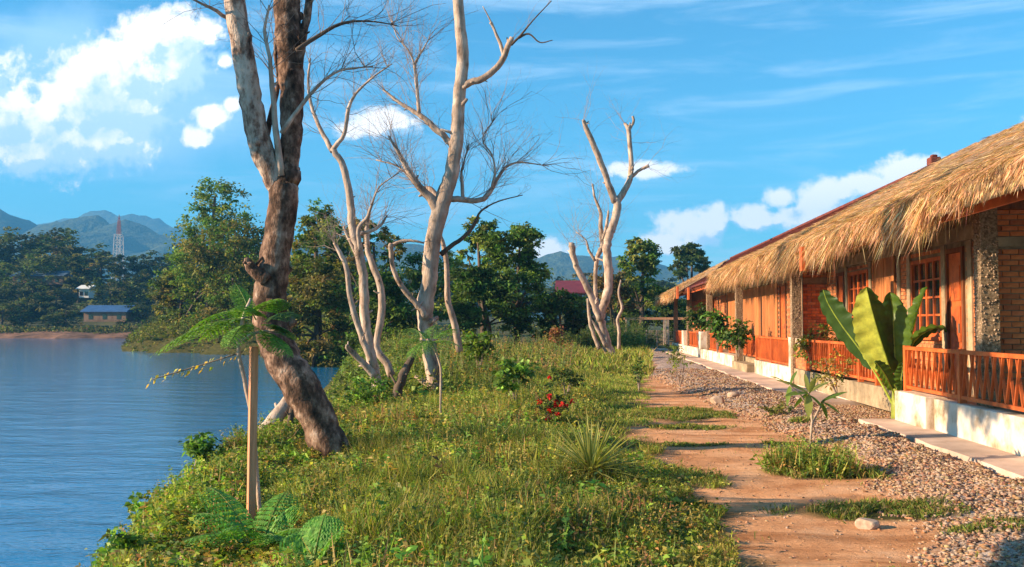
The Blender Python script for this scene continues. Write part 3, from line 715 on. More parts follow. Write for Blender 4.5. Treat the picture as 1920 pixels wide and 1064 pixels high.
def twigs(starts, n_each, length, r0, seed, up=.5, spread=.9, levels=3):
    """fine branching twigs as one fan of thin three-sided sticks"""
    rnd = random.Random(seed); mb = MB()
    def stick(p, q, ra, rb):
        d = (q-p).normalized(); a = d.orthogonal().normalized(); b = d.cross(a)
        vs = []
        for c, r in ((p, ra), (q, rb)):
            for k in range(3): t = k*2.094; vs.append(c+(a*math.cos(t)+b*math.sin(t))*r)
        mb.add(vs, [(0,1,4,3),(1,2,5,4),(2,0,3,5)])
    def grow(p, d, ln, r, lev):
        segs = 4; 
        for s in range(segs):
            d = (d+Vector((rnd.gauss(0,.22),rnd.gauss(0,.22),rnd.gauss(0,.2)+.04*up))).normalized()
            q = p+d*(ln/segs); rb = r*.82; stick(p, q, r, rb); p = q; r = rb
            if lev > 0 and rnd.random() < .75:
                side = (d+Vector((rnd.gauss(0,1),rnd.gauss(0,1),rnd.gauss(.1,.8)))*.75).normalized()
                grow(p, side, ln*rnd.uniform(.4,.75), r*.62, lev-1)
    for p, d in starts:
        for _ in range(n_each):
            dd = (Vector(d)+Vector((rnd.gauss(0,spread),rnd.gauss(0,spread*.7),rnd.gauss(up*.5,spread*.6)))).normalized()
            grow(Vector(p), dd, length*rnd.uniform(.6,1.25), r0*rnd.uniform(.7,1.1), levels)
    return mb
def tips(S, k=3, frm=.5):
    out = []
    for i in np.linspace(len(S)*frm, len(S)-2, k).astype(int):
        d = S[i+1][:3]-S[i][:3]; out.append((Vector(S[i][:3]), Vector(unit(d))))
    return out
# T1 the big leaning tree
T1Y = 11.7
t1 = empty('bare_tree', (0,0,0)); tag(t1, 'big leaning bare tree with mottled bark that forks into two thick upright limbs', 'tree', 'bare trees along the bank')
limb('trunk', [(640,905,96),(628,868,86),(602,800,78),(566,730,82),(530,670,78),(508,610,74),(507,550,70),(517,480,66),(527,410,66),(534,345,64),(540,310,54)], T1Y, t1, 'bark_big', .10, 0, 18, 6)
_, Sa = limb('limb', [(532,365,52),(508,318,52),(486,265,50),(470,190,50),(458,110,49),(444,30,46),(436,-60,44),(430,-200,38)], T1Y, t1, 'bark_limb', .09, -.5, 16, 6)
_, Sb = limb('limb', [(536,350,50),(546,260,48),(547,170,54),(542,80,58),(538,0,56),(536,-90,52),(545,-220,44)], T1Y, t1, 'bark_big', .09, .4, 16, 6)
_, Sc = limb('branch', [(528,330,18),(517,240,14),(510,160,12),(506,110,9),(496,60,7),(505,10,5)], T1Y-.15, t1, 'bark_pale', .08, -.2, 8)
_, Sd = limb('branch', [(497,265,16),(512,200,13),(522,150,10),(516,90,8),(528,20,6)], T1Y, t1, 'bark_big', .08, .3, 8)
_, Se = limb('branch', [(558,130,22),(566,80,20),(576,20,18),(584,-60,14)], T1Y+.1, t1, 'bark_big', .08, .3, 8)
_, Sf = limb('branch', [(556,95,11),(590,72,9),(640,45,7),(690,40,4),(745,48,2)], T1Y, t1, 'bark_dark', .05, .5, 6)
_, Sg = limb('branch', [(528,250,12),(560,205,10),(600,158,7),(640,132,5),(700,125,2.5)], T1Y-.2, t1, 'bark_pale', .05, .3, 6)
_, Sh = limb('branch', [(430,38,10),(405,20,8),(380,8,6),(352,-6,4)], T1Y-.3, t1, 'bark_pale', .05, -.3, 6)
limb('branch', [(500,525,34),(478,508,26),(466,494,20),(462,484,10)], T1Y-.15, t1, 'bark_big', .15, -.1, 8)
tw = twigs(tips(Sf,4,.3)+tips(Sg,4,.4)+tips(Sc,3)+tips(Sd,3)+tips(Se,2)+tips(Sh,2), 5, .7, .006, 3, .5, .8, 2)
tag(tw.build('twigs', M['twig'], t1), kind='stuff')
# fallen log behind the post
lg = empty('fallen_log', (0,0,0)); tag(lg, 'broken bare log leaning on the bank under the big leaning tree', 'log')
limb('log', [(478,838,40),(500,808,36),(530,768,30),(545,742,22)], 13.4, lg, 'bark_pale', .12, .6, 12)
limb('stub', [(548,835,14),(546,780,14),(560,738,10)], 13.6, lg, 'bark_dark', .12, .1, 8)
# T2 slender group
T2Y = 20.5
t2 = empty('bare_tree', (0,0,0)); tag(t2, 'slender bare tree with several twisting pale stems, just right of the big leaning tree', 'tree', 'bare trees along the bank')
limb('trunk', [(722,775,28),(712,735,25),(698,680,24),(686,605,22),(682,530,20),(672,470,19),(660,420,18),(655,360,16),(640,305,15),(622,280,13)], T2Y, t2, 'bark_pale', .1, 0, 10, 5)
_, A = limb('limb', [(624,285,12),(602,245,10),(586,205,8),(578,160,6),(582,110,4)], T2Y, t2, 'bark_pale', .1, .3, 7)
_, B_ = limb('limb', [(622,282,12),(645,252,9),(653,205,8),(668,175,6),(700,145,4),(735,120,2.5)], T2Y, t2, 'bark_pale', .1, -.3, 7)
_, C_ = limb('limb', [(735,705,18),(722,680,17),(706,650,16),(716,590,17),(713,540,16),(700,500,14),(690,470,12),(688,430,10),(692,400,7)], T2Y+.4, t2, 'bark_pale', .12, .4, 8)
_, D_ = limb('limb', [(702,690,16),(682,640,14),(668,600,13),(656,555,12),(650,505,11),(638,475,10),(626,455,6)], T2Y-.3, t2, 'bark_pale', .12, -.3, 8)
_, E_ = limb('limb', [(704,706,20),(678,678,14),(655,655,12),(650,648,6)], T2Y-.3, t2, 'bark_pale', .14, -.5, 8)
_, F_ = limb('limb', [(676,470,12),(672,430,10),(690,405,8),(700,375,5),(712,350,3.5),(742,328,2)], T2Y-.2, t2, 'bark_pale', .1, -.2, 6)
_, G_ = limb('limb', [(680,500,9),(664,470,8),(650,440,7),(644,425,4)], T2Y+.2, t2, 'bark_pale', .1, .2, 6)
_, H_ = limb('limb', [(668,440,9),(700,432,7),(716,420,6),(726,404,3)], T2Y+.1, t2, 'bark_pale', .1, .2, 6)
tag(twigs(tips(A,4,.2)+tips(B_,5,.2)+tips(F_,4,.3)+tips(C_,3,.8)+tips(D_,3,.7)+tips(G_,2)+tips(H_,3,.4), 5, .85, .0075, 5, .6, .75, 2).build('twigs', M['twig'], t2), kind='stuff')
# T3 the tall pale tree
T3Y = 21.5
t3 = empty('bare_tree', (0,0,0)); tag(t3, 'tall pale bare tree near the middle with a wide fan of fine twigs', 'tree', 'bare trees along the bank')
limb('trunk', [(822,775,44),(818,745,37),(811,690,34),(801,630,33),(797,580,36),(806,520,34),(812,450,34),(828,385,36),(846,325,32),(857,250,29),(861,180,28),(868,110,26),(862,40,24),(854,-60,22),(850,-200,18)], T3Y, t3, 'bark_pale', .09, 0, 14, 6)
_, a = limb('limb', [(860,168,18),(882,155,16),(912,144,15),(938,118,14),(952,88,13),(960,70,10)], T3Y, t3, 'bark_pale', .1, -.3, 8)
_, b = limb('branch', [(946,112,9),(938,82,8),(925,52,6),(920,42,8)], T3Y-.2, t3, 'bark_pale', .1, -.1, 6)
_, b2_ = limb('branch', [(926,55,5),(915,30,3),(905,12,2)], T3Y-.2, t3, 'bark_pale', .1, -.1, 6)
_, c = limb('branch', [(958,85,6),(975,68,5),(1000,38,3),(1034,2,2)], T3Y-.3, t3, 'bark_dark', .1, -.1, 6)
_, c2 = limb('branch', [(972,72,5),(992,64,4),(1012,80,3),(1036,76,2)], T3Y-.3, t3, 'bark_dark', .1, -.1, 6)
_, d = limb('limb', [(852,275,17),(838,262,15),(815,240,14),(790,218,12),(770,206,9),(745,190,7),(718,168,4)], T3Y, t3, 'bark_pale', .1, .4, 8)
_, e = limb('branch', [(786,216,9),(783,180,8),(780,145,8),(778,120,6),(792,95,4),(806,70,2.5)], T3Y+.2, t3, 'bark_pale', .1, .2, 6)
_, e2 = limb('branch', [(779,125,5),(766,95,3.5),(745,70,2.5),(735,40,2)], T3Y+.2, t3, 'bark_pale', .1, .2, 6)
_, f = limb('limb', [(826,408,30),(812,378,22),(797,362,17),(778,340,14),(762,315,11),(748,288,8),(728,255,4)], T3Y, t3, 'bark_pale', .12, -.4, 8)
_, f2 = limb('branch', [(820,375,16),(808,356,12),(790,352,10),(772,336,7),(745,312,4),(705,300,2.5)], T3Y+.3, t3, 'bark_pale', .1, .4, 6)
_, g = limb('limb', [(836,372,16),(866,375,13),(900,376,12),(918,362,10),(930,340,8),(948,315,6),(975,305,4),(1030,312,2)], T3Y, t3, 'bark_pale', .1, .5, 7)
_, g2 = limb('branch', [(868,374,9),(866,340,8),(866,318,5),(880,270,3)], T3Y+.1, t3, 'bark_pale', .1, .1, 6)
_, g3 = limb('branch', [(922,352,6),(928,320,5),(922,290,4),(905,260,3),(930,220,2)], T3Y+.1, t3, 'bark_pale', .1, .1, 6)
_, h = limb('limb', [(826,478,12),(848,460,10),(870,445,9),(890,420,8),(902,396,5),(935,378,3),(980,366,2)], T3Y+.1, t3, 'bark_dark', .1, .3, 6)
_, i_ = limb('limb', [(800,596,18),(778,568,13),(752,535,12),(738,505,10),(733,475,11),(734,458,12)], T3Y-.2, t3, 'bark_pale', .12, -.4, 8)
_, j = limb('branch', [(734,462,7),(750,453,7),(775,452,6),(795,456,4)], T3Y-.5, t3, 'bark_pale', .1, 0, 6)
_, k_ = limb('limb', [(862,660,16),(850,600,14),(839,560,13),(838,505,11),(832,462,10),(822,430,6)], T3Y+.6, t3, 'bark_pale', .12, -.3, 8)
tag(twigs(tips(d,4,.3)+tips(e,5,.2)+tips(e2,3,.2)+tips(f,6,.3)+tips(f2,5,.2)+tips(g,7,.2)+tips(g2,3,.3)+tips(g3,4,.2), 6, 1.15, .008, 8, .9, .6, 2).build('twigs', M['twig'], t3), kind='stuff')
tag(twigs(tips(h,3,.4)+tips(a,1,.9)+tips(c,2,.5)+tips(k_,2,.8)+tips(j,2,.2)+tips(i_,1,.9), 2, .6, .006, 9, .7, .7, 2).build('twigs', M['twig'], t3), kind='stuff')
# leaning stump with dead tuft
lt = empty('leaning_stump', (0,0,0)); tag(lt, 'short leaning dead stem between the slender and the tall bare tree', 'stump')
limb('stem', [(738,765,26),(746,735,22),(757,700,19),(772,672,14),(780,655,8)], 20.0, lt, 'bark_dark', .12, .2, 9)
# T4 far forked tree
T4Y = 45
t4 = empty('bare_tree', (0,0,0)); tag(t4, 'forked bare tree with lopped limbs standing alone beside the far end of the path', 'tree', 'bare trees along the bank')
limb('trunk', [(1148,685,28),(1143,662,23),(1133,628,20),(1125,592,20),(1138,556,19),(1142,515,19),(1138,476,19),(1141,446,18),(1152,415,18),(1158,385,17),(1154,372,16)], T4Y, t4, 'bark_pale', .1, 0, 10, 5)
_, a = limb('limb', [(1154,380,16),(1136,332,13),(1121,292,13),(1106,255,12),(1096,232,10),(1093,226,5)], T4Y, t4, 'bark_pale', .12, -1, 8)
_, b = limb('limb', [(1156,380,15),(1175,350,13),(1184,320,12),(1181,275,10),(1178,243,10),(1171,232,6)], T4Y, t4, 'bark_pale', .12, 1, 8)
_, b2_ = limb('branch', [(1179,245,7),(1188,228,6),(1186,218,5)], T4Y+1, t4, 'bark_pale', .1, 0, 6)
_, c = limb('branch', [(1184,332,8),(1200,319,7),(1217,311,8)], T4Y+.5, t4, 'bark_pale', .1, 0, 6)
_, d = limb('limb', [(1126,602,16),(1112,562,14),(1097,532,14),(1081,500,12),(1074,474,13),(1072,456,13)], T4Y-.5, t4, 'bark_pale', .1, -.8, 8)
_, e = limb('limb', [(1124,595,10),(1116,545,9),(1117,500,9),(1122,478,10),(1130,460,12),(1126,430,10),(1126,400,8),(1115,370,5),(1111,345,4)], T4Y+.5, t4, 'bark_pale', .1, .4, 7)
_, e2 = limb('branch', [(1130,450,8),(1138,420,7),(1141,395,4)], T4Y+.6, t4, 'bark_pale', .1, 0, 6)
limb('limb', [(1124,655,9),(1110,620,8),(1104,585,7),(1102,560,5)], T4Y-.2, t4, 'bark_pale', .1, 0, 6)
limb('limb', [(1136,650,9),(1120,618,8),(1108,600,5)], T4Y-.2, t4, 'bark_pale', .1, 0, 6)
_, q = limb('branch', [(1116,490,7),(1104,470,6),(1098,450,3),(1080,435,2)], T4Y+.2, t4, 'bark_pale', .1, 0, 6)
tag(twigs(tips(a,2,.6)+tips(b,3,.4)+tips(e,5,.4)+tips(e2,2,.3)+tips(d,2,.8)+tips(q,4,.2)+tips(c,1,.8), 4, 1.9, .010, 13, .6, .8, 2).build('twigs', M['twig'], t4), kind='stuff')
t5 = empty('bare_tree', (0,0,0)); tag(t5, 'thin pale sapling trunk standing right behind the forked bare tree by the path', 'tree', 'bare trees along the bank')
limb('trunk', [(1160,655,8),(1161,625,7),(1158,600,7),(1166,578,6),(1160,550,5),(1164,525,3)], 49, t5, 'bark_pale', .1, 0, 7)
# off-frame tree on the near bank, whose shade falls on the path and the veranda
t6 = empty('bare_tree', (0,0,0)); tag(t6, 'bare bank tree with one leafy bough beyond the left edge of the picture', 'tree', 'bare trees along the bank')
mb = MB(); mb.tube([(-4.6,3.2,-.4),(-4.8,3.4,1.2),(-5.1,3.9,2.6),(-5.2,4.0,2.9)], [.16,.14,.10,.09], 10, .1); mb.build('trunk', M['bark_pale'], t6, True)
mb = MB(); mb.tube([(-5.1,3.9,2.6),(-6.3,5.8,3.9),(-7.4,7.8,5.1),(-8.4,9.9,6.3)], [.09,.07,.05,.03], 8, .1); mb.build('limb', M['bark_pale'], t6, True)

# ------------------------------------------------------------------ leafy trees
def crown(blobs, n_leaf, size, cols, w, cl=45, spread=.32, seed=0):
    """leaf clusters through a set of ellipsoids (x,y,z,rx,ry,rz)"""
    vol = np.array([b[3]*b[4]*b[5] for b in blobs])**.67; vol = vol/vol.sum(); nc = max(4, n_leaf//cl)
    ch = rng.choice(len(blobs), nc, p=vol); B = np.array(blobs, float)[ch]
    d = unit(rng.normal(size=(nc,3))); r = rng.uniform(.25, 1.0, (nc,1))**.45
    C = B[:,:3] + d*r*B[:,3:6]
    n = nc*cl; ci = np.repeat(np.arange(nc), cl); sp = B[ci,3:6].mean(1, keepdims=True)*spread*rng.uniform(.6,1.4,(nc,1))[ci]
    P = C[ci] + rng.normal(size=(n,3))*sp*np.array([1,1,.55])*.6
    D = rng.normal(size=(n,3))*np.array([1,1,.5]); D[:,2] -= .15
    ct = pal(cols, nc, .25, w)[ci]*(1+rng.normal(size=(n,1))*.22)
    return leaf_quads(P, D, rng.uniform(.6,1.3,n)*size, rng.uniform(.5,.9,n)*size*.75, np.clip(ct, .005, .8), .15)
GREENS = [(.09,.15,.025),(.13,.20,.035),(.20,.25,.05),(.06,.105,.022),(.28,.26,.06)]; GW = [.3,.28,.17,.17,.08]
OLIVE = [(.11,.115,.025),(.16,.15,.035),(.23,.18,.05),(.07,.085,.02)]
def leafy(px, top, base_py_w, Y, label, n=7000, size=.3, cols=GREENS, w=None, bottom=None, nb=7, seed=0, spread=.32, name='leafy_tree', dark=1.0, cat='tree', base_z=None):
    """a tree whose crown spans base_py_w = (left px, right px) and top..bottom rows at distance Y"""
    rr = random.Random(seed); l, r_ = base_py_w; bottom = bottom or 640
    cx_ = at((l+r_)/2, 600, Y).x; wd = (r_-l)/F*Y/2; zt = at(px, top, Y).z; zb = at(px, bottom, Y).z
    root = empty(name, (0,0,0)); tag(root, label, cat, 'leafy trees beyond the bare ones')
    blobs = []
    tx = at(px, 600, Y).x; rz = (zt-zb)/2
    blobs.append((tx, Y, zt-rz*.45, wd*.42, wd*.42, rz*.42))
    for k in range(nb):
        zz = zb+(zt-zb)*(.10+.74*(k+rr.random())/nb); s = 1-.35*((zz-zb)/(zt-zb))
        blobs.append((cx_+(rr.uniform(.25,.75)*(1 if k % 2 else -1))*wd*s, Y+rr.uniform(-.6,.6)*wd, zz, wd*rr.uniform(.28,.46), wd*rr.uniform(.26,.46), rz*rr.uniform(.2,.36)))
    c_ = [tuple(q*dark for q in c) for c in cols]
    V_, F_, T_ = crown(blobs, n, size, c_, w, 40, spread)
    np_mesh('crown', V_, F_, M['farleaf'], root, tint=T_)
    gz0 = base_z if base_z is not None else (float(gz(cx_, Y)) if cx_ > float(bank(Y)) else -1.5)
    mb = MB(); h = zt-gz0; mb.tube([(cx_,Y,gz0-.3),(cx_+.1,Y,gz0+h*.25),(cx_*.6+tx*.4,Y,gz0+h*.5),(tx,Y,gz0+h*.85)], [h*.03,h*.024,h*.018,h*.006], 8, .1)
    mb.build('trunk', M['bark_dark'], root, smooth=True)
    for b in blobs[1:6]:
        m2 = MB(); m2.tube([(cx_*.8+tx*.2,Y,gz0+h*.3),((cx_+b[0])/2,(Y+b[1])/2,(gz0+h*.35+b[2])/2),b[:3]], [h*.013,h*.009,h*.004], 6, .1)
        m2.build('limb', M['bark_dark'], root, smooth=True)
    return root
# water-side trees left of and behind the bare ones
leafy(400, 322, (300,480), 106, 'airy green tree over the water left of the leaning tree, with leaf tufts high up', 15000, .40, GREENS, [.2,.3,.3,.05,.15], 640, 15, 3, .26, base_z=0)
leafy(440, 400, (330,545), 101, 'olive waterside tree filling the gap behind the leaning trunk', 14000, .40, OLIVE+GREENS[:2], None, 648, 12, 4, base_z=0)
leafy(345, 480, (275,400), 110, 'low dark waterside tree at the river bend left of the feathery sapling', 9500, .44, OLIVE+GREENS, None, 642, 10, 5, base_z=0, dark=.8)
leafy(590, 372, (530,660), 66, 'green tree showing right of the leaning trunk, above the blue river gap', 12000, .28, GREENS, None, 600, 10, 6, .26)
leafy(600, 480, (500,680), 64, 'dark bushy tree behind the slender stems, its foliage hanging to the water', 14000, .28, OLIVE+GREENS[:1], None, 686, 12, 7, dark=1.0)
leafy(700, 410, (640,770), 56, 'loose yellowish green tree behind the tops of the slender stems', 4200, .22, OLIVE+GREENS[1:3], None, 520, 7, 8, .22)
leafy(700, 500, (640,800), 52, 'deep green thicket tree between the slender and the tall bare tree', 9000, .25, GREENS[:2]+GREENS[3:4], None, 660, 9, 9, dark=.95)
leafy(895, 402, (850,960), 60, 'green tree just right of the tall bare trunk, with pointed leaf tufts', 6500, .25, GREENS, None, 560, 8, 10, .25)
leafy(975, 418, (900,1035), 57, 'broad dark green tree right of the tall bare tree', 12000, .25, GREENS, [.4,.3,.08,.2,.02], 600, 10, 11, .28, dark=1.1)
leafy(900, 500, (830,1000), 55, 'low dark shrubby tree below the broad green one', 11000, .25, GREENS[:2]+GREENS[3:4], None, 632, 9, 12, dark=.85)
leafy(1050, 545, (990,1110), 58, 'low dark bushy tree in front of the crimson roof', 7000, .26, GREENS[:2]+GREENS[3:4]+OLIVE[:1], None, 632, 8, 13, dark=.95)
leafy(1210, 432, (1150,1252), 78, 'pointed dark green tree between the forked bare tree and the thatch', 8500, .3, GREENS, None, 600, 9, 14, .25, base_z=.1)
leafy(1130, 495, (1105,1200), 66, 'brownish half-bare bush tree right behind the forked bare tree', 3600, .22, [(.20,.13,.05),(.14,.11,.04),(.24,.17,.07)], None, 600, 7, 15, .3, base_z=.1)
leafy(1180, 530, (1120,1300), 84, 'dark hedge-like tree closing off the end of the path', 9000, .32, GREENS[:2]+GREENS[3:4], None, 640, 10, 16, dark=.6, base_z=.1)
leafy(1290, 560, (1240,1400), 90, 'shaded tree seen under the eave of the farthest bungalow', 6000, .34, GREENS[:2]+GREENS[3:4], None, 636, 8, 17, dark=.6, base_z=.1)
leafy(1298, 455, (1258,1336), 120, 'round-headed green tree rising above the farthest thatch', 6000, .42, [(.06,.10,.03),(.09,.13,.035)], None, 520, 9, 18, .25, base_z=.1)

leafy(785, 468, (725,870), 68, 'low rounded green tree in the gap behind the tall bare trunk', 6000, .28, GREENS, None, 620, 8, 21, .28)
leafy(650, 428, (595,730), 78, 'mid green tree filling the belt behind the slender stems', 7000, .32, GREENS+OLIVE[:2], None, 640, 9, 22, .28)
# far shore trees: a few kinds, copied
kinds = []
FARC = [(.06,.085,.022),(.09,.12,.03),(.14,.15,.04),(.035,.055,.02),(.20,.17,.055)]
for k in range(7):
    root = empty('riverside_tree', (0,0,0)); H = 1.0
    blobs = [(random.uniform(-.3,.3), random.uniform(-.3,.3), .12+.74*q/12, random.uniform(.18,.3), random.uniform(.18,.3), random.uniform(.1,.17)) for q in range(13)]
    if k in (2, 5): blobs = [(random.uniform(-.1,.1), random.uniform(-.1,.1), .3+.65*q/7, .2-.018*q, .2-.018*q, .1) for q in range(8)]
    cols = [FARC[(k+j) % 5] for j in range(3)]+[FARC[3]]
    V_, F_, T_ = crown(blobs, 2600, .06, cols, None, 38, .3)
    np_mesh('crown', V_, F_, M['farleaf'], root, tint=T_)
    mb = MB(); mb.tube([(0,0,-.05),(.01,0,.3),(0,.01,.7)], [.03,.022,.01], 6); mb.build('trunk', M['bark_dark'], root, smooth=True)
    kinds.append(root)
used = set(); LBL = ['spreading dark tree','rounded green tree','narrow tree','olive bushy tree','dense dark tree','tall slim tree','yellow-green tree']
for r_ in kinds: tag(r_, None, 'tree', 'trees on the far shore')
def put_far(px, top, Y, k, wmul=1.0, row='skyline'):
    CNT[row] = CNT.get(row, 0)+1
    x = at(px, 600, Y).x; z0 = float(farz(x, Y)); H = at(px, top, Y).z-z0
    if H < 2: return
    o = kinds[k] if k not in used else copy_tree(kinds[k]); used.add(k)
    o['label'] = LBL[k]+', %s from the left in %s across the river' % (ordinal(CNT[row]), ROWS[row]); o.location = (x, Y, z0-.2); s = H/.98; o.scale = (s*wmul, s*wmul, s); o.rotation_euler = (0,0,random.uniform(0,6.28))
CNT = {}; ROWS = {'skyline': 'the skyline row', 'upper': 'the row below the skyline', 'lower': 'the lower row', 'shore': 'the waterline row'}
def ordinal(n): return '%d%s' % (n, 'th' if 10 <= n % 100 <= 20 else {1:'st',2:'nd',3:'rd'}.get(n % 10, 'th'))
def sky_top(px): return float(np.interp(px, [-200,0,30,90,140,180,200,225,260,300,420,600,760,1000,1150,1300,1600], [440,436,426,424,438,462,470,474,466,462,470,480,498,520,510,520,540]))
for px in range(-120, 1300, 38):      # skyline row
    put_far(px+random.uniform(-8,8), sky_top(px)+random.uniform(0,9), 262+random.uniform(-6,14), random.choice([0,1,3,4,6]), 1.5)
for px in range(-110, 760, 42):
    put_far(px+random.uniform(-8,8), sky_top(px)+random.uniform(28,52), 232+random.uniform(-5,8), random.choice([0,1,3,4,5,2,6]), 1.3, 'upper')
for px in range(-100, 700, 34):
    if 130 < px < 185: continue
    put_far(px+random.uniform(-8,8), random.uniform(515,545), 212+random.uniform(-4,6), random.choice([0,1,3,4,6]), 1.3, 'lower')
for px in list(range(-90, 140, 44))+list(range(262, 700, 44)):
    put_far(px+random.uniform(-8,8), random.uniform(552,588), 197+random.uniform(-2,4), random.choice([0,1,3,4,6]), 1.5, 'shore')
for k in range(7):
    if k not in used: bpy.data.batch_remove([kinds[k]]+list(kinds[k].children))
# scrub along the waterline of the far shore
n = 9000; x = rng.uniform(-150, 0, n); y = rng.uniform(189, 196, n); P = np.stack([x, y, farz(x,y)+rng.uniform(0,1.2,n)*(.4+vnoise(x,y*0,.25,3))], -1)
D = rng.normal(size=(n,3)); D[:,2] = np.abs(D[:,2])+.5
tag(np_mesh('undergrowth', *leaf_quads(P, D, rng.uniform(.4,1.0,n), .35, pal(FARC+[(.18,.14,.06)], n, .3))[:2], M['farleaf'], tint=np.repeat(pal(FARC+[(.18,.14,.06)], n, .3), 4, axis=0)), 'low scrub along the foot of the far shore', None, None, 'stuff')

# houses and mast on the far side
def house(px0, px1, eave, ridge_, Y, wallm, roofm, label, depth=6, wins=3, z_base=None):
    a, b = at(px0, eave, Y), at(px1, eave, Y); zr = at(px0, ridge_, Y).z; z0 = z_base if z_base is not None else float(farz((a.x+b.x)/2, Y))-.5
    r = empty('house', (0,0,0)); tag(r, label, 'house', 'houses beyond the trees')
    z0 = max(z0, a.z-2.2); box('wall', wallm, r, a.x+.5, b.x-.5, Y+.6, Y+depth-.6, z0, a.z)
    m = MB(); t = .18; m.add([(a.x,Y,a.z),(b.x,Y,a.z),(b.x,Y+depth/2,zr),(a.x,Y+depth/2,zr),(b.x,Y+depth,a.z),(a.x,Y+depth,a.z),(a.x,Y,a.z-t),(b.x,Y,a.z-t),(b.x,Y+depth,a.z-t),(a.x,Y+depth,a.z-t)],
                             [(0,1,2,3),(3,2,4,5),(6,7,1,0),(0,3,5,9,6),(1,7,8,4,2),(6,9,8,7)])
    m.build('roof', M[roofm], r)
    for k in range(wins):
        c = a.x+.5+(b.x-a.x-1)*(k+.5)/wins
        box('window', 'glass', r, c-.45, c+.45, Y+.55, Y+.595, a.z-1.7, a.z-.7)
house(150, 238, 584, 572, 194, 'brownwall', 'blueroof', 'small brown house with a bright blue roof by the far waterline', 7)
house(142, 168, 541, 534, 216, 'whitewall', 'whitewall', 'little white house among the trees above the blue-roofed one', 5, 2)
house(18, 120, 517, 507, 226, 'brownwall', 'greyroof', 'long house with a slate blue roof among the trees at the far left', 8, 4)
house(1040, 1098, 548, 524, 132, 'brownwall', 'magroof', 'house with a crimson roof half hidden behind the dark bushy tree', 8, 2, .2)
ms = empty('radio_mast', (0,0,0)); tag(ms, 'distant red and white lattice radio mast above the wooded far shore', 'mast')
MY = 520; mp = at(220, 600, MY); zt = at(220, 408, MY).z; zb_ = 10.0; zm = at(220, 440, MY).z
for sx, sy in ((-1,-1),(1,-1),(1,1),(-1,1)):
    MB().bar((mp.x+sx*3.0,MY+sy*3.0,zb_),(mp.x+sx*1.7,MY+sy*1.7,zm),.4).build('leg', M['steel_white'], ms)
    MB().bar((mp.x+sx*.9,MY+sy*.9,zm+.3),(mp.x+sx*.5,MY+sy*.5,zt-2),.25).build('leg', M['steel_red'], ms)
br = MB()
for k in range(9):
    za = zb_+(zm-zb_)*k/9; zc = zb_+(zm-zb_)*(k+1)/9; wa = 3.0-1.3*k/9; wb = 3.0-1.3*(k+1)/9
    for s in (-1,1):
        br.bar((mp.x-wa,MY+s*wa,za),(mp.x+wb,MY+s*wb,zc),.22); br.bar((mp.x+wa,MY+s*wa,za),(mp.x-wb,MY+s*wb,zc),.22); br.bar((mp.x-wb,MY+s*wb,zc),(mp.x+wb,MY+s*wb,zc),.22)
tag(br.build('bracing', M['steel_white'], ms), kind='stuff')
br = MB()
for k in range(6):
    za = zm+(zt-zm)*k/6; zc = zm+(zt-zm)*(k+1)/6; wa = .9-.07*k; wb = .83-.07*k
    for s in (-1,1): br.bar((mp.x-wa,MY+s*wa,za),(mp.x+wb,MY+s*wb,zc),.2); br.bar((mp.x+wa,MY+s*wa,za),(mp.x-wb,MY+s*wb,zc),.2)
tag(br.build('bracing', M['steel_red'], ms), kind='stuff')
MB().bar((mp.x,MY,zt-2),(mp.x,MY,zt+1.5),.3).build('antenna', M['steel_red'], ms)

# fence and pergola at the end of the path
fe = empty('wire_fence', (0,0,0)); tag(fe, 'low wire mesh fence across the far end of the path', 'fence')
FYY = 66; a, b = at(1172, 620, FYY).x, at(1272, 620, FYY).x
for k in range(6): x = a+(b-a)*k/5; box('post', 'bark_pale', fe, x-.04, x+.04, FYY-.04, FYY+.04, -.1, 1.25)
w = MB()
for k in range(int((b-a)/.12)): x = a+.12*k; w.bar((x,FYY-.05,.1),(x,FYY-.05,1.15),.012)
for z in (.15,.4,.65,.9,1.15): w.bar((a,FYY-.06,z),(b,FYY-.06,z),.014)
tag(w.build('wire_mesh', M['wire'], fe), kind='stuff')
pg = empty('pergola', (0,0,0)); tag(pg, 'plain timber pergola frame in the shade beyond the wire fence', 'pergola')
PY_ = 72; a, b = at(1172, 596, PY_).x, at(1300, 596, PY_).x; z = at(1250, 597, PY_).z
for yy_ in (PY_, PY_+3):
    box('beam', 'batten', pg, a, b, yy_-.06, yy_+.06, z-.1, z+.06)
    for px in (1178, 1252, 1298): x = at(px, 600, PY_).x; box('post', 'bark_pale', pg, x-.09, x+.09, yy_-.09, yy_+.09, -.1, z-.101)

# ------------------------------------------------------------------ ground cover: weeds and grass
WEED = [(.23,.25,.035),(.13,.18,.03),(.33,.30,.06),(.08,.12,.025),(.38,.27,.07),(.34,.18,.06),(.18,.26,.04)]; WW = [.22,.18,.18,.14,.12,.08,.08]
def sample(n, x0, x1, y0, y1, dens):
    x = rng.uniform(x0, x1, n); y = y0+(y1-y0)*rng.uniform(0, 1, n); k = rng.uniform(0,1,n) < dens(x, y); return x[k], y[k]
CLEAR = [(-2.6,7.0,.8),(-3.05,10.7,1.0),(-2.45,6.4,.7),(-3.5,20.2,1.3),(-4.5,19.0,1.1),(.05,9.3,.75),(-.05,8.9,.5),(-.52,14.6,.8),(-.45,8.1,.45),(-2.65,7.1,.35),(-1.0,16.8,.7),(-3.1,11.2,.4)]
def lowf(x, y):
    f = np.clip((x-bank(y))/1.5, .45, 1)*np.where(x < 1.9, np.clip((path_l(y)-x)/1.5, .35, 1), 1.0)
    for a, b, c in CLEAR: f = f*np.clip(np.sqrt((x-a)**2+(y-b)**2)/c, .12, 1)
    return f
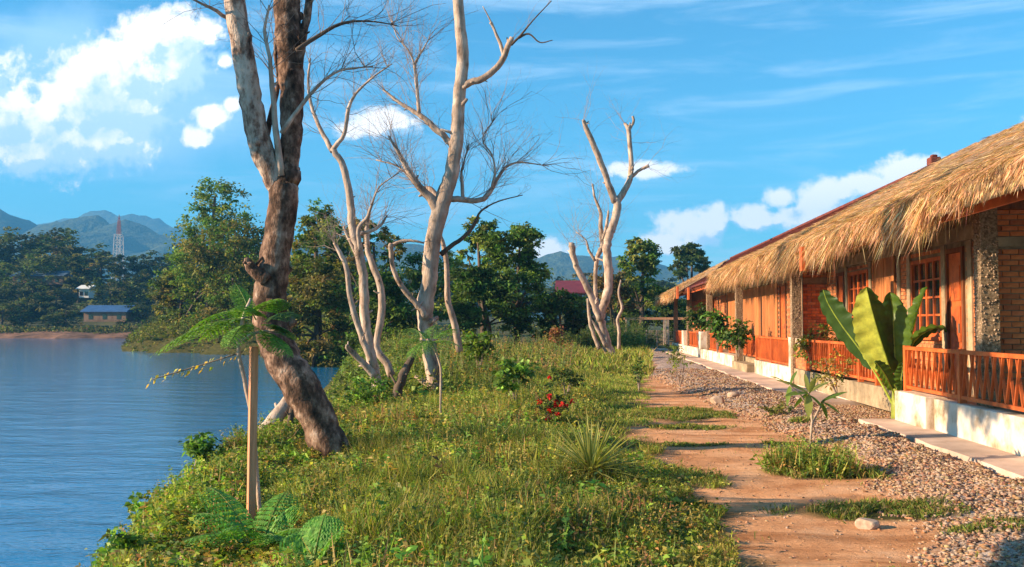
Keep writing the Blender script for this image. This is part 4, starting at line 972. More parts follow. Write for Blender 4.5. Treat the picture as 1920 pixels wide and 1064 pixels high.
def weeds(name, x, y, hmin, hmax, nl, leaf, label, cols=WEED, w=WW, stems=True, lean=.25, cluster_h=True):
    n = len(x); z = gz(x, y); h = rng.uniform(hmin, hmax, n)
    if cluster_h: h = h*(.35+1.5*vnoise(x, y, 1.6, 21)*(.6+.8*vnoise(x, y, .4, 22)))
    h = h*lowf(x, y)
    base = np.stack([x, y, z], -1); D = unit(np.stack([rng.normal(size=n)*lean, rng.normal(size=n)*lean, np.ones(n)], -1))
    species = vnoise(x, y, .9, 31)*.45+vnoise(x, y, 2.6, 32)*.55
    ct = pal(cols, n, .26, w)*(.66+1.0*species)[:,None]
    parts = []
    if stems:
        sc = np.clip(ct*1.1+.03, 0, .5)
        parts.append(leaf_quads(base, D, h, .012+.01*rng.uniform(size=n), sc, .02, rng.normal(size=(n,3))))
    i = np.repeat(np.arange(n), nl); m = len(i); t = rng.uniform(.12, 1.0, m)**.8
    P = base[i]+D[i]*(h[i]*t)[:,None] + rng.normal(size=(m,3))*.018
    a = rng.uniform(0, 6.283, m); el = rng.uniform(-.2, .9, m)
    LD = np.stack([np.cos(a)*np.cos(el), np.sin(a)*np.cos(el), np.sin(el)], -1)
    L_ = leaf*.78*np.clip(np.exp(rng.normal(size=m)*.38), .4, 1.7)*(1.1-.6*t)*np.repeat(np.clip(np.exp(rng.normal(size=n)*.2), .7, 1.5), nl)
    parts.append(leaf_quads(P, LD, L_, L_*rng.uniform(.35,.6,m), np.clip(ct[i]*(1+rng.normal(size=(m,1))*.2), .01, .6), .25))
    V_, F_, T_ = cat_meshes(parts); o = np_mesh(name, V_, F_, M['leaf'], tint=T_); return tag(o, label, None, None, 'stuff')
def grass(name, x, y, hmin, hmax, wd, label, cols, w=None, lean=.35, bend=.25, hn=True):
    n = len(x); z = gz(x, y)-.01; h = rng.uniform(hmin, hmax, n)*(.6+.8*vnoise(x, y, 5, 24))
    if hn: h = h*(.5+1.0*vnoise(x, y, 1.3, 23))
    if hn: h = h*lowf(x, y)
    D = np.stack([rng.normal(size=n)*lean, rng.normal(size=n)*lean, np.ones(n)], -1); P = np.stack([x,y,z],-1)
    ct = pal(cols, n, .25, w)*(.65+.7*vnoise(x, y, .8, 33))[:,None]
    V_, F_, T_ = leaf_quads(P, D, h, wd*rng.uniform(.6,1.4,n), ct, bend, rng.normal(size=(n,3)))
    return tag(np_mesh(name, V_, F_, M['grass'], tint=T_), label, None, None, 'stuff')
def left_zone(x, y): return (x > bank(y)-.7) & (x < path_l(y)-.15+(vnoise(x,y,2.2,41)-.5)*.9)
def edge_fall(x, y): return np.clip((path_l(y)-x)/1.0, .12, 1)
def infr(x, y): return (x > -.66*y-.8) & (x < .52*y+.4)
# near dense weeds
x, y = sample(31000, -6.6, 1.6, 3.6, 13, lambda x, y: left_zone(x,y)*infr(x,y)*(.25+.75*edge_fall(x,y))*np.clip(1.35-y*.05,.4,1))
weeds('weeds', x, y, .08, .28, 11, .060, 'ankle-high yellow-green weeds covering the near bank')
x, y = sample(19000, -9, 1.6, 13, 24, lambda x, y: left_zone(x,y)*infr(x,y)*(.2+.8*edge_fall(x,y))*(x < .2))
weeds('weeds', x, y, .10, .32, 8, .085, 'bushy weeds around the feet of the bare trees')
x, y = sample(215000, -6.6, 1.6, 3.6, 13, lambda x, y: left_zone(x,y)*infr(x,y))
GC = [(.23,.25,.035),(.35,.31,.07),(.13,.19,.025),(.34,.25,.10),(.07,.11,.02)]
grass('grass', x, y, .12, .42, .0065, 'loose grass among the weeds of the near bank', GC, [.3,.22,.22,.1,.16])
x, y = sample(150000, -9, 1.9, 13, 30, lambda x, y: left_zone(x,y)*infr(x,y))
grass('grass', x, y, .10, .34, .011, 'green grass strip beside the path and between the tree feet', [(.20,.28,.035),(.30,.32,.06),(.13,.20,.03),(.34,.27,.09)])
x, y = sample(66000, -16, 4, 30, 66, lambda x, y: (x > bank(y))*(x < path_l(y)+.1)*infr(x,y))
grass('grass', x, y, .15, .5, .04, 'sunlit grass rise toward the forked bare tree', [(.23,.29,.04),(.32,.32,.06),(.14,.20,.03),(.32,.25,.08)])
x, y = sample(10000, -15, -.5, 24, 50, lambda x, y: (x > bank(y))*infr(x,y)*(vnoise(x,y,.35,51) > .35))
weeds('shrubbery', x, y, .2, .8, 9, .13, 'taller scrub on the rise left of the forked bare tree', [(.09,.14,.025),(.16,.19,.04),(.05,.09,.02),(.22,.18,.05),(.30,.16,.06)], None)
x, y = sample(3500, -3, 5, 60, 69, lambda x, y: (y > 66.5) | (x < path_l(y)-.3))
weeds('undergrowth', x, y, .5, 1.6, 9, .22, 'undergrowth behind the wire fence', [(.07,.11,.02),(.12,.15,.03)], None)
x, y = sample(3000, -6.6, 1.2, 4, 14, lambda x, y: left_zone(x,y)*infr(x,y)*(vnoise(x,y,1.3,91) > .55)*edge_fall(x,y))
weeds('weeds', x, y, .16, .46, 16, .09, 'broad bright-leaved weeds scattered through the near bank', [(.16,.26,.04),(.12,.20,.03),(.24,.28,.05),(.30,.22,.06)], None, cluster_h=False)
x, y = sample(5000, -6.6, 1.5, 4, 16, lambda x, y: left_zone(x,y)*infr(x,y)*(vnoise(x,y,1.0,93) > .6)*edge_fall(x,y))
weeds('dry_weeds', x, y, .12, .36, 12, .04, 'brown and orange seeding weeds scattered through the near bank', [(.34,.17,.06),(.28,.12,.05),(.38,.24,.09)], None)
x, y = sample(16000, -62, -13, 60, 118, lambda x, y: (x > bank(y)-1.5)*(x < bank(y)+9))
weeds('waterside_vegetation', x, y, .5, 2.2, 9, .42, 'scrub on the wooded point beyond the bare trees', [(.07,.10,.02),(.14,.16,.035),(.05,.07,.02),(.18,.15,.05)], None)
yy_ = rng.uniform(20, 64, 4200); xx_ = bank(yy_)-rng.uniform(-2.2, 1.3, len(yy_))
weeds('bank_vegetation', xx_, yy_, .3, .9, 9, .17, 'scrub on the slope of the bank behind the slender stems', [(.12,.17,.03),(.20,.22,.045),(.07,.10,.02)], None)
# reedy, pale fringe on the bank's edge
yy_ = rng.uniform(5.5, 20, 3800); xx_ = bank(yy_)-rng.uniform(-.5, .5, len(yy_))
weeds('bank_vegetation', xx_, yy_, .15, .55, 14, .075, 'leafy overgrowth spilling down the bank to the river', [(.22,.30,.04),(.14,.22,.03),(.30,.27,.06),(.09,.15,.02),(.32,.20,.08)], None)
x, y = sample(4500, -7, .8, 4.5, 16, lambda x, y: left_zone(x,y)*(vnoise(x,y,.9,61) > .55))
grass('seed_heads_grass', x, y, .18, .42, .007, 'dry straw-coloured seed stalks standing out of the weeds', [(.45,.30,.14),(.36,.22,.09),(.34,.30,.10)], None, .22, .1)
# grass patches on the path
for (a, b, c, d, h) in PATCH:
    n = int(9000*c*d*2.2*(1.6 if h > .2 else 1)); an = rng.uniform(0, 6.283, n); r = np.sqrt(rng.uniform(0,1,n))*1.25
    x = a+c*np.cos(an)*r+rng.normal(size=n)*.07; y = b+d*np.sin(an)*r+rng.normal(size=n)*.07
    rr_ = np.sqrt(((x-a)/c)**2+((y-b)/d)**2); k = vnoise(x, y, 3.2, 71)*.7+vnoise(x, y, 9, 72)*.5 > .30+.5*rr_**2*rng.uniform(.5,1.3,n); x, y = x[k], y[k]
    grass('grass', x, y, h*.4, h*1.2, .007+.0004*b, 'low green grass tufts on the earth path', [(.14,.20,.03),(.24,.24,.05),(.08,.14,.02),(.30,.22,.08)], None, .5, .3, False)
x, y = sample(4200, 1.8, 3.6, 10.1, 11.9, lambda x, y: (np.sqrt(((x-2.65)/.75)**2+((y-11.0)/.68)**2)+(vnoise(x,y,3,77)-.5)*.7 < .62)*1.0)
weeds('weeds', x, y, .08, .42, 11, .060, 'round clump of green weeds at the foot of the staked sapling', [(.15,.22,.03),(.10,.16,.02),(.26,.24,.05),(.30,.18,.06)], None, cluster_h=False)
x, y = sample(5200, .2, 4.4, 5, 30, lambda x, y: (x > path_l(y))*(vnoise(x,y,1.5,81) > .72))
grass('grass', x, y, .03, .1, .008, 'sparse grass sprigs scattered over the path', [(.16,.20,.03),(.25,.22,.06)], None, .5, .3, False)

# gravel: individual small stones heaped loosely
OCT = (np.array([(1,0,0),(-1,0,0),(0,1,0),(0,-1,0),(0,0,1),(0,0,-1)], float), np.array([(0,2,4),(2,1,4),(1,3,4),(3,0,4),(2,0,5),(1,2,5),(3,1,5),(0,3,5)]))
def stones(name, n, yr, smin, smax, label, inpath=False, shape=None):
    u = rng.uniform(0, 1, n); y = yr[0]*(yr[1]/yr[0])**u; gl = grav_l(y); gr_ = grav_r(y)
    if inpath: x = rng.uniform(path_l(y)-.2, gl+.2)
    else: x = gl-.25+(gr_+.10-gl+.25)*rng.uniform(0, 1, n)**.85
    k = infr(x, y) & (rng.uniform(0,1,n) < np.clip((x-gl+.3)*2.2, .15, 1) if not inpath else True); x, y = x[k], y[k]; n = len(x)
    z = gz(x, y); s = rng.uniform(0, 1, n)**2.2*(smax-smin)+smin; s *= 1+.02*y
    iv, if_ = shape or ICO; nv_ = len(iv); sc_ = s[:,None,None]*(np.array([1,.8,.5])*rng.uniform(.55,1.3,(n,1,3)))
    jit = 1+rng.normal(size=(n,nv_,1))*.28; V = iv[None]*jit*sc_
    an = rng.uniform(0,6.283,n); ca, sa = np.cos(an)[:,None], np.sin(an)[:,None]
    V = np.stack([V[...,0]*ca-V[...,1]*sa, V[...,0]*sa+V[...,1]*ca, V[...,2]], -1) + np.stack([x,y,z+s*.25],-1)[:,None]
    Fc = (if_[None]+nv_*np.arange(n)[:,None,None]).reshape(-1,3); T = np.repeat(pal([(.85,.72,.62),(1.05,.9,.78),(.5,.4,.33),(1.5,1.38,1.25),(.95,.66,.48)], n, .22), nv_, axis=0)
    return tag(np_mesh(name, V.reshape(-1,3), Fc, M['stone'], tint=T), label, None, None, 'stuff')
stones('gravel', 17000, (6.0, 13), .007, .026, 'loose grey-pink gravel beside the near stretch of the earth path')
stones('gravel', 17000, (13, 34), .011, .031, 'loose grey-pink gravel running on toward the far end of the path', shape=OCT)
def bed(n):
    iv, if_ = OCT; x = rng.uniform(4.3, 5.62, n); y = rng.uniform(16.3, 20.1, n); s = rng.uniform(.012,.032,n); V = iv[None]*(1+rng.normal(size=(n,6,1))*.28)*s[:,None,None]*np.array([1,.8,.55])+np.stack([x,y,gz(x,y)+s*.3],-1)[:,None]
    Fc = (if_[None]+6*np.arange(n)[:,None,None]).reshape(-1,3); T = np.repeat(pal([(.85,.72,.62),(1.05,.9,.78),(.5,.4,.33),(.95,.66,.48)], n, .22), 6, axis=0)
    tag(np_mesh('gravel', V.reshape(-1,3), Fc, M['stone'], tint=T), 'gravel in the planting gap around the big-leaved plant', None, None, 'stuff')
bed(4500)
stones('gravel', 900, (6.0, 20), .006, .016, 'scattered pebbles on the earth path', True)
def rock(px, py, r, label, seed, name='rock'):
    q = atz(px, py); rnd = random.Random(seed); import bmesh
    bm = bmesh.new(); bmesh.ops.create_icosphere(bm, subdivisions=3, radius=1)
    off = [Vector((rnd.gauss(0,1),rnd.gauss(0,1),rnd.gauss(0,1))).normalized() for _ in range(9)]; cut = [rnd.uniform(.6,.9) for _ in off]
    for v in bm.verts:
        for o_, c_ in zip(off, cut):
            d = v.co.dot(o_)
            if d > c_: v.co -= o_*(d-c_)
        v.co = Vector((v.co.x*r*1.15, v.co.y*r, v.co.z*r*.72))
    me = bpy.data.meshes.new(name); bm.to_mesh(me); bm.free()
    a = me.attributes.new('tint', 'FLOAT_COLOR', 'POINT'); a.data.foreach_set('color', np.ones(len(me.vertices)*4, dtype=np.float32))
    o = finish(name, me, M['stone']); o.location = (q.x, q.y, float(gz(q.x,q.y))+r*.35); tag(o, label, 'rock', 'rocks beside the path'); return o
rock(1626, 990, .085, 'pale fist-sized rock lying alone on the earth by the low grass', 1)
rock(1345, 757, .16, 'pale lump of rubble among small stones where path and gravel meet', 2)
rock(1375, 750, .13, 'smaller rubble stone right beside the pale lump at the gravel edge', 3)

# ------------------------------------------------------------------ particular plants
def frond(parent, P0, P1, width, droop=.15, pairs=13, name='frond', cols=((.10,.22,.04),(.15,.27,.05)), leafn=9, sag=None):
    """a twice-divided feathery leaf from P0 to P1"""
    P0, P1 = Vector(P0), Vector(P1); ln = (P1-P0).length; mid = (P0+P1)/2+Vector((0,0,ln*droop))
    def pos(t): return P0*(1-t)**2+mid*2*t*(1-t)+P1*t*t
    Ps, Ds, Ls, Ns = [], [], [], []; rach = MB(); rach.tube([pos(t/10) for t in range(11)], [.006*(1-t/12) for t in range(11)], 5, tint=(.35,.42,.12))
    for i in range(pairs):
        t = .16+.84*i/(pairs-1); p = pos(t); d = (pos(min(t+.03,1))-pos(max(t-.03,0))).normalized()
        side = d.cross(Vector((0,0,1))).normalized(); up = side.cross(d).normalized()
        pl_ = width*math.sin(math.pi*(.22+.74*(t)))**.7*(1.0 if t < .9 else .6)
        for s in (-1, 1):
            pd = (side*s+d*.55-Vector((0,0,.28))).normalized()
            for k in range(leafn):
                u = (k+.5)/leafn; q = p+pd*(pl_*u)-Vector((0,0,pl_*u*u*.18))
                for s2 in (-1, 1):
                    ld = (pd.cross(up)*s2+pd*.4).normalized()
                    Ps.append(q); Ds.append(ld); Ls.append(pl_*.26*(1-.45*u)); Ns.append(up+Vector((random.gauss(0,.25),random.gauss(0,.25),0)))
    n = len(Ps); L_ = np.array(Ls)*1.15; T = pal(cols, n, .14)
    V_, F_, T_ = leaf_quads(np.array([list(q) for q in Ps]), np.array([list(q) for q in Ds]), L_, L_*.62, T, .05, np.array([list(q) for q in Ns]))
    nv = len(V_); rv = np.array([list(v) for v in rach.v]); rf = np.array([f for f in rach.f if len(f) == 4])
    V_ = np.concatenate([V_, rv]); F_ = np.concatenate([F_, rf+nv]); T_ = np.concatenate([T_, np.tile((.20,.26,.07), (len(rv),1))])
    return np_mesh(name, V_, F_, M['leaf'], parent, tint=T_)
# sapling tied to the timber post
SY = 7.65
st = empty('timber_post', (0,0,0)); tag(st, 'tall sawn timber stake standing in the weeds, lit pinkish orange', 'stake')
p, q = at(468, 1010, SY), at(478, 650, SY)
_m = MB().bar((p.x,p.y,float(gz(p.x,p.y))-.2),(q.x,q.y,q.z),.062,.05)
_R = Matrix.Rotation(R(-52), 3, 'Z'); _c = Vector(((p.x+q.x)/2, p.y, 0)); _m.v = [tuple(_R @ (Vector(v)-_c) + _c) for v in _m.v]
_m.build('post', M['batten'], st, bevel=.003)
sp_ = empty('feathery_sapling', (0,0,0)); tag(sp_, 'young tree with broad feathery fronds spreading over the top of the timber stake', 'sapling')
hub = at(487, 622, SY+.12)
limb('stem', [(492,1010,9),(474,800,10),(462,730,9),(447,650,9),(455,600,8),(470,560,5)], SY+.12, sp_, 'bark_pale', .05, 0, 7)
limb('stem', [(452,640,8),(470,628,7),(492,622,6),(520,620,4)], SY+.12, sp_, 'bark_pale', .05, 0, 6)
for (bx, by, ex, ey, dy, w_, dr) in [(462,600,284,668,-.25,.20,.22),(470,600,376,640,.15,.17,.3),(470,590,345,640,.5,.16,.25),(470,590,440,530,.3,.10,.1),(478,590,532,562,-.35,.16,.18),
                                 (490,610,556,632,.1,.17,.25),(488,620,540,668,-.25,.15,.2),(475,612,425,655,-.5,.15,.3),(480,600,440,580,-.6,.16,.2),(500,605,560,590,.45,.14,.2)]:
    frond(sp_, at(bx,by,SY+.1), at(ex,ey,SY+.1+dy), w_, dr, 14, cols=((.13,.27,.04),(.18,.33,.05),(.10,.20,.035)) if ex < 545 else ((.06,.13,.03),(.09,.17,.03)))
# yellow hanging sprig
yv = empty('yellow_vine', (0,0,0)); tag(yv, 'drooping sprig of yellowing leaves hanging below the feathery fronds over the water', 'sprig')
limb('stem', [(455,660,4),(410,675,3),(360,690,3),(320,702,3),(285,712,2)], SY+.2, yv, 'twig', .05, -.2, 5)
for k in range(26):
    t = k/25; px = 440-160*t+random.uniform(-6,6); py = 664+46*t+random.uniform(-4,12); c = at(px, py, SY+.2-.2*t)
    V_, F_, T_ = leaf_quads(np.array([list(c)]), np.array([[random.uniform(-1,0),random.gauss(0,.4),-.6]]), .045, .028, np.array([random.choice([(.75,.50,.05),(.70,.40,.06),(.55,.50,.10),(.6,.45,.3)])]))
    np_mesh('leaf', V_, F_, M['leaf'], yv, tint=T_)
# second feathery sapling near the tall tree
s2 = empty('feathery_sapling', (0,0,0)); tag(s2, 'smaller feathery sapling in front of the tall pale bare tree', 'sapling')
Y2 = 15.2
limb('stem', [(826,800,5),(826,740,5),(826,690,5),(812,650,5),(800,636,4)], Y2, s2, 'bark_pale', .05, 0, 6)
for (bx, by, ex, ey, dy, w_) in [(805,645,743,642,0,.20),(800,640,768,672,-.4,.2),(805,640,858,618,.2,.22),(805,645,862,650,-.3,.2),(800,640,760,618,.5,.18),(806,644,820,610,.7,.18),(806,640,800,668,-.7,.2)]:
    frond(s2, at(bx,by,Y2), at(ex,ey,Y2+dy), w_, .25, 11, cols=((.14,.27,.04),(.17,.30,.05),(.09,.18,.03)), leafn=7)
# low feathery fronds at the bottom
for (base, tips_, lbl, Y_) in [((470,1010),[(340,1062,-.2),(385,958,.3),(430,1040,-.5),(360,1010,.2)],'fern-like seedling in the weeds left of the foot of the timber stake',6.9),
                            ((490,1020),[(560,990,.2),(575,1040,-.2),(540,965,.5),(520,1062,-.5)],'fern-like seedling in the weeds right of the foot of the timber stake',7.1),
                            ((585,1064),[(640,1040,0),(560,1040,.2),(610,1010,.2)],'fern-like seedling at the bottom edge among the weeds',6.1)]:
    r_ = empty('fern_seedling', (0,0,0)); tag(r_, lbl, 'seedling', 'feathery seedlings in the weeds')
    b_ = at(base[0], base[1]+10, Y_)
    for (ex, ey, dy) in tips_: frond(r_, b_, at(ex, ey-45, Y_+dy), .17, .28, 13, cols=((.12,.30,.05),(.17,.35,.06)), leafn=7)

# the big-leaved plant: folded paddle leaves
def paddle(parent, axis, width, fold, roll, cols, name='leaf', w0=.022, mat='bigleaf'):
    """axis: world points from petiole foot to tip (first third petiole); blade folded along the midrib"""
    S = spline([list(a) for a in axis], 9); n = len(S); k0 = int(n*.30); V = []; F_ = []; T = []
    nb = n-k0
    for half, s in enumerate((-1, 1)):
        base = len(V)
        for i in range(k0, n):
            t = (i-k0)/(nb-1); d = Vector(unit(S[min(i+1,n-1)]-S[max(i-1,0)]))
            ref = Vector(roll).normalized(); side = d.cross(ref).normalized(); up = side.cross(d).normalized()
            wdt = width*(math.sin(math.pi*min(1,t*.93+.05))**.62)*(1-.15*t)*(1 if t < .999 else .05)
            for j in range(5):
                u = j/4; a = fold*(1-.35*u)
                rag = 1+(.05*math.sin(i*2.1+s)+random.uniform(-.05,.03) if j == 4 else 0)
                p = Vector(S[i])+side*(s*wdt*u*math.cos(a)*rag)+up*(wdt*u*math.sin(a))+up*(.022*math.sin(i*1.3+u*3+s)*u)
                V.append(tuple(p)); T.append(cols[half])
        for i in range(nb-1):
            for j in range(4):
                a = base+i*5+j; F_.append((a, a+1, a+6, a+5) if s > 0 else (a, a+5, a+6, a+1))
    lf = np_mesh(name, V, F_, M[mat], parent, tint=np.array(T), smooth=True)
    mb = MB(); R_ = [w0*(1-.8*i/(n-1)) for i in range(n)]
    mb.tube([q for q in S], R_, 7, .02, tint=(.42,.48,.09)); m = mb.build('midrib', M['bigleaf'], lf, smooth=True)
    return lf
bp = empty('broad_leaved_plant', (0,0,0)); tag(bp, 'large plant with upright paddle leaves growing at the end of the near white wall', 'plant')
BYY = 16.6; foot = at(1682, 775, BYY); gB = (.10,.19,.03); gShade = (.045,.095,.022); gSun = (.55,.60,.10)  # sunlit and shaded blade halves, light and shade put into their colours
paddle(bp, [foot, at(1650,715,BYY+.2), at(1615,660,BYY+.45), at(1578,610,BYY+.6), at(1553,570,BYY+.65), at(1543,543,BYY+.6)], .30, .2, (.8,.55,.25), [(.03,.065,.015),(.03,.065,.015)], mat='bigleaf_shaded')  # leaf seen in shade: the shade is put into its dark green
paddle(bp, [foot, at(1676,720,BYY), at(1664,680,BYY), at(1648,630,BYY-.05), at(1634,580,BYY-.1), at(1624,538,BYY-.1)], .40, .75, (-.15,1,.1), [gShade, gSun])
paddle(bp, [foot, at(1682,715,BYY+.15), at(1678,670,BYY+.15), at(1676,630,BYY+.15), at(1674,585,BYY+.2), at(1668,548,BYY+.2)], .30, .62, (-.2,-1,.1), [gShade, gB])
paddle(bp, [foot, at(1690,700,BYY+.3), at(1704,650,BYY+.4), at(1714,610,BYY+.45), at(1724,575,BYY+.5), at(1738,538,BYY+.5)], .18, 1.15, (-.9,-.3,.1), [gB, gShade])
paddle(bp, [foot, at(1694,690,BYY+.3), at(1712,645,BYY+.5), at(1735,624,BYY+.6), at(1762,616,BYY+.7), at(1788,628,BYY+.7)], .14, .25, (0,-.5,1), [gB, gShade])
paddle(bp, [foot, at(1676,740,BYY-.1), at(1668,722,BYY-.15), at(1660,705,BYY-.2), at(1650,690,BYY-.25), at(1640,678,BYY-.3)], .16, .4, (.3,-1,.3), [gB, gShade])
paddle(bp, [foot, at(1686,745,BYY-.1), at(1690,725,BYY-.1), at(1690,710,BYY-.1), at(1692,695,BYY-.1), at(1690,680,BYY-.1)], .14, .5, (-.3,-1,.3), [gB, gShade])
mb = MB(); mb.tube([foot+Vector((0,0,-.3)), foot+Vector((0,0,.1)), foot+Vector((-.02,0,.4))], [.10,.09,.05], 10, .05, tint=(.42,.46,.10)); mb.build('stem', M['bigleaf'], bp, smooth=True)

def shrub(px, base_py, Y, wpx, hpx, n, size, cols, label, name='shrub', flowers=0, fcol=(.6,.02,.015), cat='shrub', group=None, w=None, z0=None):
    q = at(px, base_py, Y); wd = wpx/F*Y/2; h = hpx/F*Y
    r_ = empty(name, (0,0,0)); tag(r_, label, cat, group)
    zb = q.z if z0 is None else z0
    blobs = [(q.x+random.uniform(-.5,.5)*wd, Y+random.uniform(-.5,.5)*wd, zb+h*random.uniform(.35,.8), wd*random.uniform(.3,.5), wd*random.uniform(.3,.5), h*random.uniform(.16,.28)) for _ in range(7)]
    V_, F_, T_ = crown(blobs, n, size, cols, w, 10, .35); np_mesh('foliage', V_, F_, M['leaf'], r_, tint=T_)
    for b in blobs[:5]:
        mb = MB(); mb.tube([(q.x,Y,zb-.05),((q.x+b[0])/2,(Y+b[1])/2,zb+h*.3),b[:3]], [.012,.008,.004], 5); mb.build('stem', M['twig'], r_)
    for k in range(flowers):
        b = random.choice(blobs); c = Vector(b[:3])+Vector((random.gauss(0,.6)*b[3],-b[4]*random.uniform(.3,1),random.gauss(.2,.6)*b[5]))
        m = 14; D = rng.normal(size=(m,3)); V2, F2, T2 = leaf_quads(np.tile(np.array(list(c)), (m,1)), D, size*.8, size*.55, pal([fcol], m, .15), .1); np_mesh('flower', V2, F2, M['petal'], r_, tint=T2)
    return r_
LG = [(.10,.18,.03),(.16,.25,.04),(.07,.12,.02)]
shrub(1038, 808, 15.2, 80, 95, 420, .075, [(.12,.15,.03),(.20,.14,.05),(.08,.12,.03)], 'small bush with bright red flowers in the middle of the grass', 'flowering_bush', 14, (.62,.03,.02))
shrub(1052, 655, 42, 50, 50, 500, .14, [(.25,.10,.05),(.30,.12,.06),(.16,.12,.04)], 'reddish leaved bush on the rise left of the forked bare tree', 'reddish_bush')
shrub(1035, 985, 8.5, 62, 60, 300, .05, [(.55,.50,.09),(.45,.42,.10),(.60,.48,.14)], 'pale yellow leafy weed standing out in the near weeds', 'yellow_weed', cat='weed')
shrub(600, 1000, 7.6, 50, 40, 160, .05, [(.50,.45,.08),(.55,.42,.10)], 'yellow leafed seedling in the weeds right of the timber stake', 'yellow_weed', cat='weed')
shrub(365, 872, 11.6, 110, 60, 500, .085, [(.14,.26,.04),(.20,.32,.05),(.06,.11,.02)], 'bright green broad-leaved bush on the bank edge left of the stake', 'green_bush')
shrub(275, 1000, 8.6, 90, 80, 420, .075, [(.18,.30,.04),(.22,.34,.05)], 'light green leafy bush hanging over the river at the lower left', 'green_bush')
shrub(220, 1080, 7.0, 110, 90, 420, .07, [(.18,.30,.04),(.25,.36,.06)], 'light green leafy bush at the bottom left corner of the bank', 'green_bush')
shrub(690, 775, 18.6, 150, 70, 900, .10, LG+[(.20,.32,.05)], 'bright broad-leaved bush below the slender twisting stems', 'green_bush')
shrub(900, 690, 25, 110, 80, 900, .14, LG+[(.25,.28,.06)], 'yellow-green leafy bush right of the foot of the tall bare tree', 'green_bush')
shrub(965, 760, 18.5, 90, 90, 420, .14, LG+[(.18,.34,.06)], 'young broad-leaved seedling left of the red-flowered bush', 'green_bush')
shrub(1060, 745, 19.5, 80, 60, 500, .07, [(.05,.08,.02),(.08,.11,.03)], 'low dark bush above the red-flowered one', 'dark_bush')
shrub(1198, 730, 23.5, 28, 60, 350, .07, [(.05,.10,.02),(.12,.19,.04)], 'small dark green shrub at the left edge of the path', 'path_shrub')
shrub(1275, 722, 25.0, 60, 75, 260, .08, [(.10,.16,.03),(.22,.22,.06)], 'thin young shrub in the gravel on the far part of the path', 'path_shrub')
shrub(1262, 672, 46, 50, 30, 300, .12, [(.06,.11,.02),(.15,.2,.04)], 'row of small plants along the far pavement edge', 'path_shrub')
shrub(1460, 782, 17.3, 90, 30, 260, .07, [(.22,.19,.05),(.12,.15,.03)], 'dry low weed at the gravel edge behind the sapling', 'dry_weed', cat='weed')
shrub(1570, 738, 17.3, 120, 80, 520, .07, [(.40,.20,.05),(.45,.34,.08),(.14,.16,.04)], 'yellow and orange leaved shrub against the railing left of the big-leaved plant', 'croton_shrub')
shrub(1525, 640, 24.0, 90, 90, 700, .11, [(.10,.20,.03),(.20,.26,.04),(.30,.20,.05)], 'green veranda shrub behind the railing left of the big-leaved plant', 'veranda_shrub', z0=FZ)
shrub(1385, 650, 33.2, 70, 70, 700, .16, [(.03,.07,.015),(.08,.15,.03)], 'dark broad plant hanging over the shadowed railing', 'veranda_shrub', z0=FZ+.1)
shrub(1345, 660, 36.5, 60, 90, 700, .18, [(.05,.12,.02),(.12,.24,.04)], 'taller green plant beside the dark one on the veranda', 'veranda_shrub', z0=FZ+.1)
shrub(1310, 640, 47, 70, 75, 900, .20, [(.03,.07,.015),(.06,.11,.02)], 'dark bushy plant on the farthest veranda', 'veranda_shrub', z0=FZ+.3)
shrub(1325, 610, 50, 30, 60, 200, .25, [(.22,.30,.05)], 'pale green upright plant above the farthest veranda railing', 'veranda_shrub', z0=FZ+.5)

# spiky rosette
ag = empty('spiky_rosette_plant', (0,0,0)); q = atz(1108, 905); tag(ag, 'spiky rosette plant with long narrow yellow-green leaves at the edge of the path', 'plant')
gz0 = float(gz(q.x, q.y)); hub = Vector((q.x, q.y, gz0+.10))
for k in range(110):
    a = k*2.399; el = math.asin(min(1, .02+.98*((k+.5)/110)))*1.0
    d = Vector((math.cos(a)*math.cos(el), math.sin(a)*math.cos(el), math.sin(el))); ln = random.uniform(.54,.70)
    side = d.cross(Vector((0,0,1))).normalized() if el < 1.5 else Vector((1,0,0)); up = side.cross(d)
    V = []; n = 6
    for i in range(n+1):
        t = i/n; p = hub+d*(ln*t)+Vector((0,0,-ln*.16*t*t*math.cos(el))); w_ = .020*(1-.6*abs(t-.35))*(1-t**3)+.001
        V += [tuple(p-side*w_+up*.006), tuple(p), tuple(p+side*w_+up*.006)]
    F_ = [(i*3+j, i*3+j+1, i*3+j+4, i*3+j+3) for i in range(n) for j in range(2)]
    c = random.choice([(.36,.35,.11),(.44,.42,.15),(.22,.23,.06)]); np_mesh('leaf', V, F_, M['leaf'], ag, tint=np.tile(c, (len(V),1)))
mb = MB(); mb.tube([(q.x,q.y,gz0-.1),(q.x,q.y,gz0+.02),tuple(hub)], [.045,.045,.03], 8, .1); mb.build('stem', M['bark_pale'], ag)

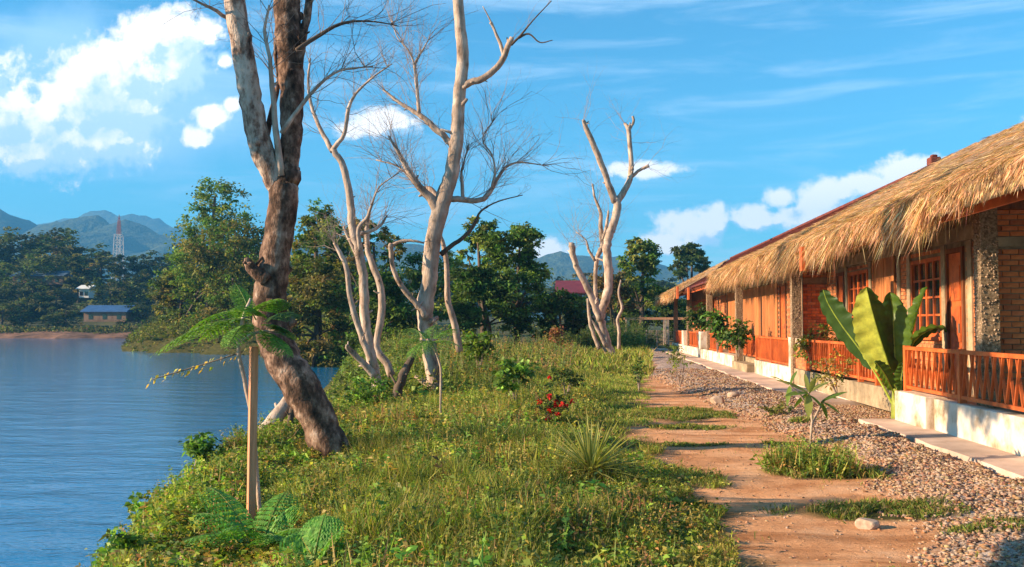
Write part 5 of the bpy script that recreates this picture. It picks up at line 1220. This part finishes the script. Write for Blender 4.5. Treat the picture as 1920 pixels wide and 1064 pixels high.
# sapling in the gravel with drooping leaves
gs = empty('young_sapling', (0,0,0)); tag(gs, 'thin young tree with drooping leaves growing out of the weed clump on the gravel', 'sapling')
GYY = 11.2
limb('stem', [(1521,880,6),(1520,830,5),(1522,790,5),(1520,760,4),(1516,735,3)], GYY, gs, 'bark_pale', .08, 0, 7)
limb('stem', [(1522,800,5),(1532,775,5),(1545,752,4)], GYY, gs, 'bark_pale', .08, .1, 6)
limb('stem', [(1519,770,5),(1500,740,4),(1480,722,3)], GYY, gs, 'bark_pale', .08, -.1, 6)
for (bx, by, ex, ey, dy) in [(1516,738,1452,712,.1),(1516,738,1468,745,-.2),(1516,736,1508,700,.1),(1516,738,1560,715,.2),(1516,740,1516,790,-.3),(1540,755,1592,735,.1),(1542,755,1578,780,-.2),(1540,755,1552,790,.1),
                             (1482,724,1442,706,.1),(1482,724,1475,765,-.1),(1482,722,1495,695,.2),(1518,742,1545,770,-.2),(1516,738,1486,770,.2),(1518,738,1530,708,-.2),(1543,752,1570,748,.3)]:
    p0, p1 = at(bx,by,GYY), at(bx+(ex-bx)*.95,by+(ey-by)*.95,GYY+dy); mid = (p0+p1)/2+Vector((0,0,.035)); Vv = []; side = (p1-p0).cross(Vector((0,0,1))).normalized(); ln = (p1-p0).length
    tilt = Vector((0,0,1))*random.uniform(-.6,.6)
    for i in range(7):
        t = i/6; p = p0*(1-t)**2+mid*2*t*(1-t)+p1*t*t; w_ = ln*.12*math.sin(math.pi*min(1,t*.9+.08)); sd = (side+tilt).normalized()
        Vv += [tuple(p-sd*w_+Vector((0,0,.006))), tuple(p), tuple(p+sd*w_+Vector((0,0,.006)))]
    F_ = [(i*3+j, i*3+j+1, i*3+j+4, i*3+j+3) for i in range(6) for j in range(2)]
    np_mesh('leaf', Vv, F_, M['leaf'], gs, tint=np.tile(random.choice([(.16,.24,.04),(.28,.30,.07),(.11,.18,.03)]), (len(Vv),1)))
# bough of the off-frame tree
V_, F_, T_ = crown([(-8.3,9.5,5.6,.7,.6,.4),(-8.6,10.1,5.9,.8,.7,.45)], 3200, .16, LG, None, 20, .4); np_mesh('crown', V_, F_, M['leaf'], t6, tint=T_)
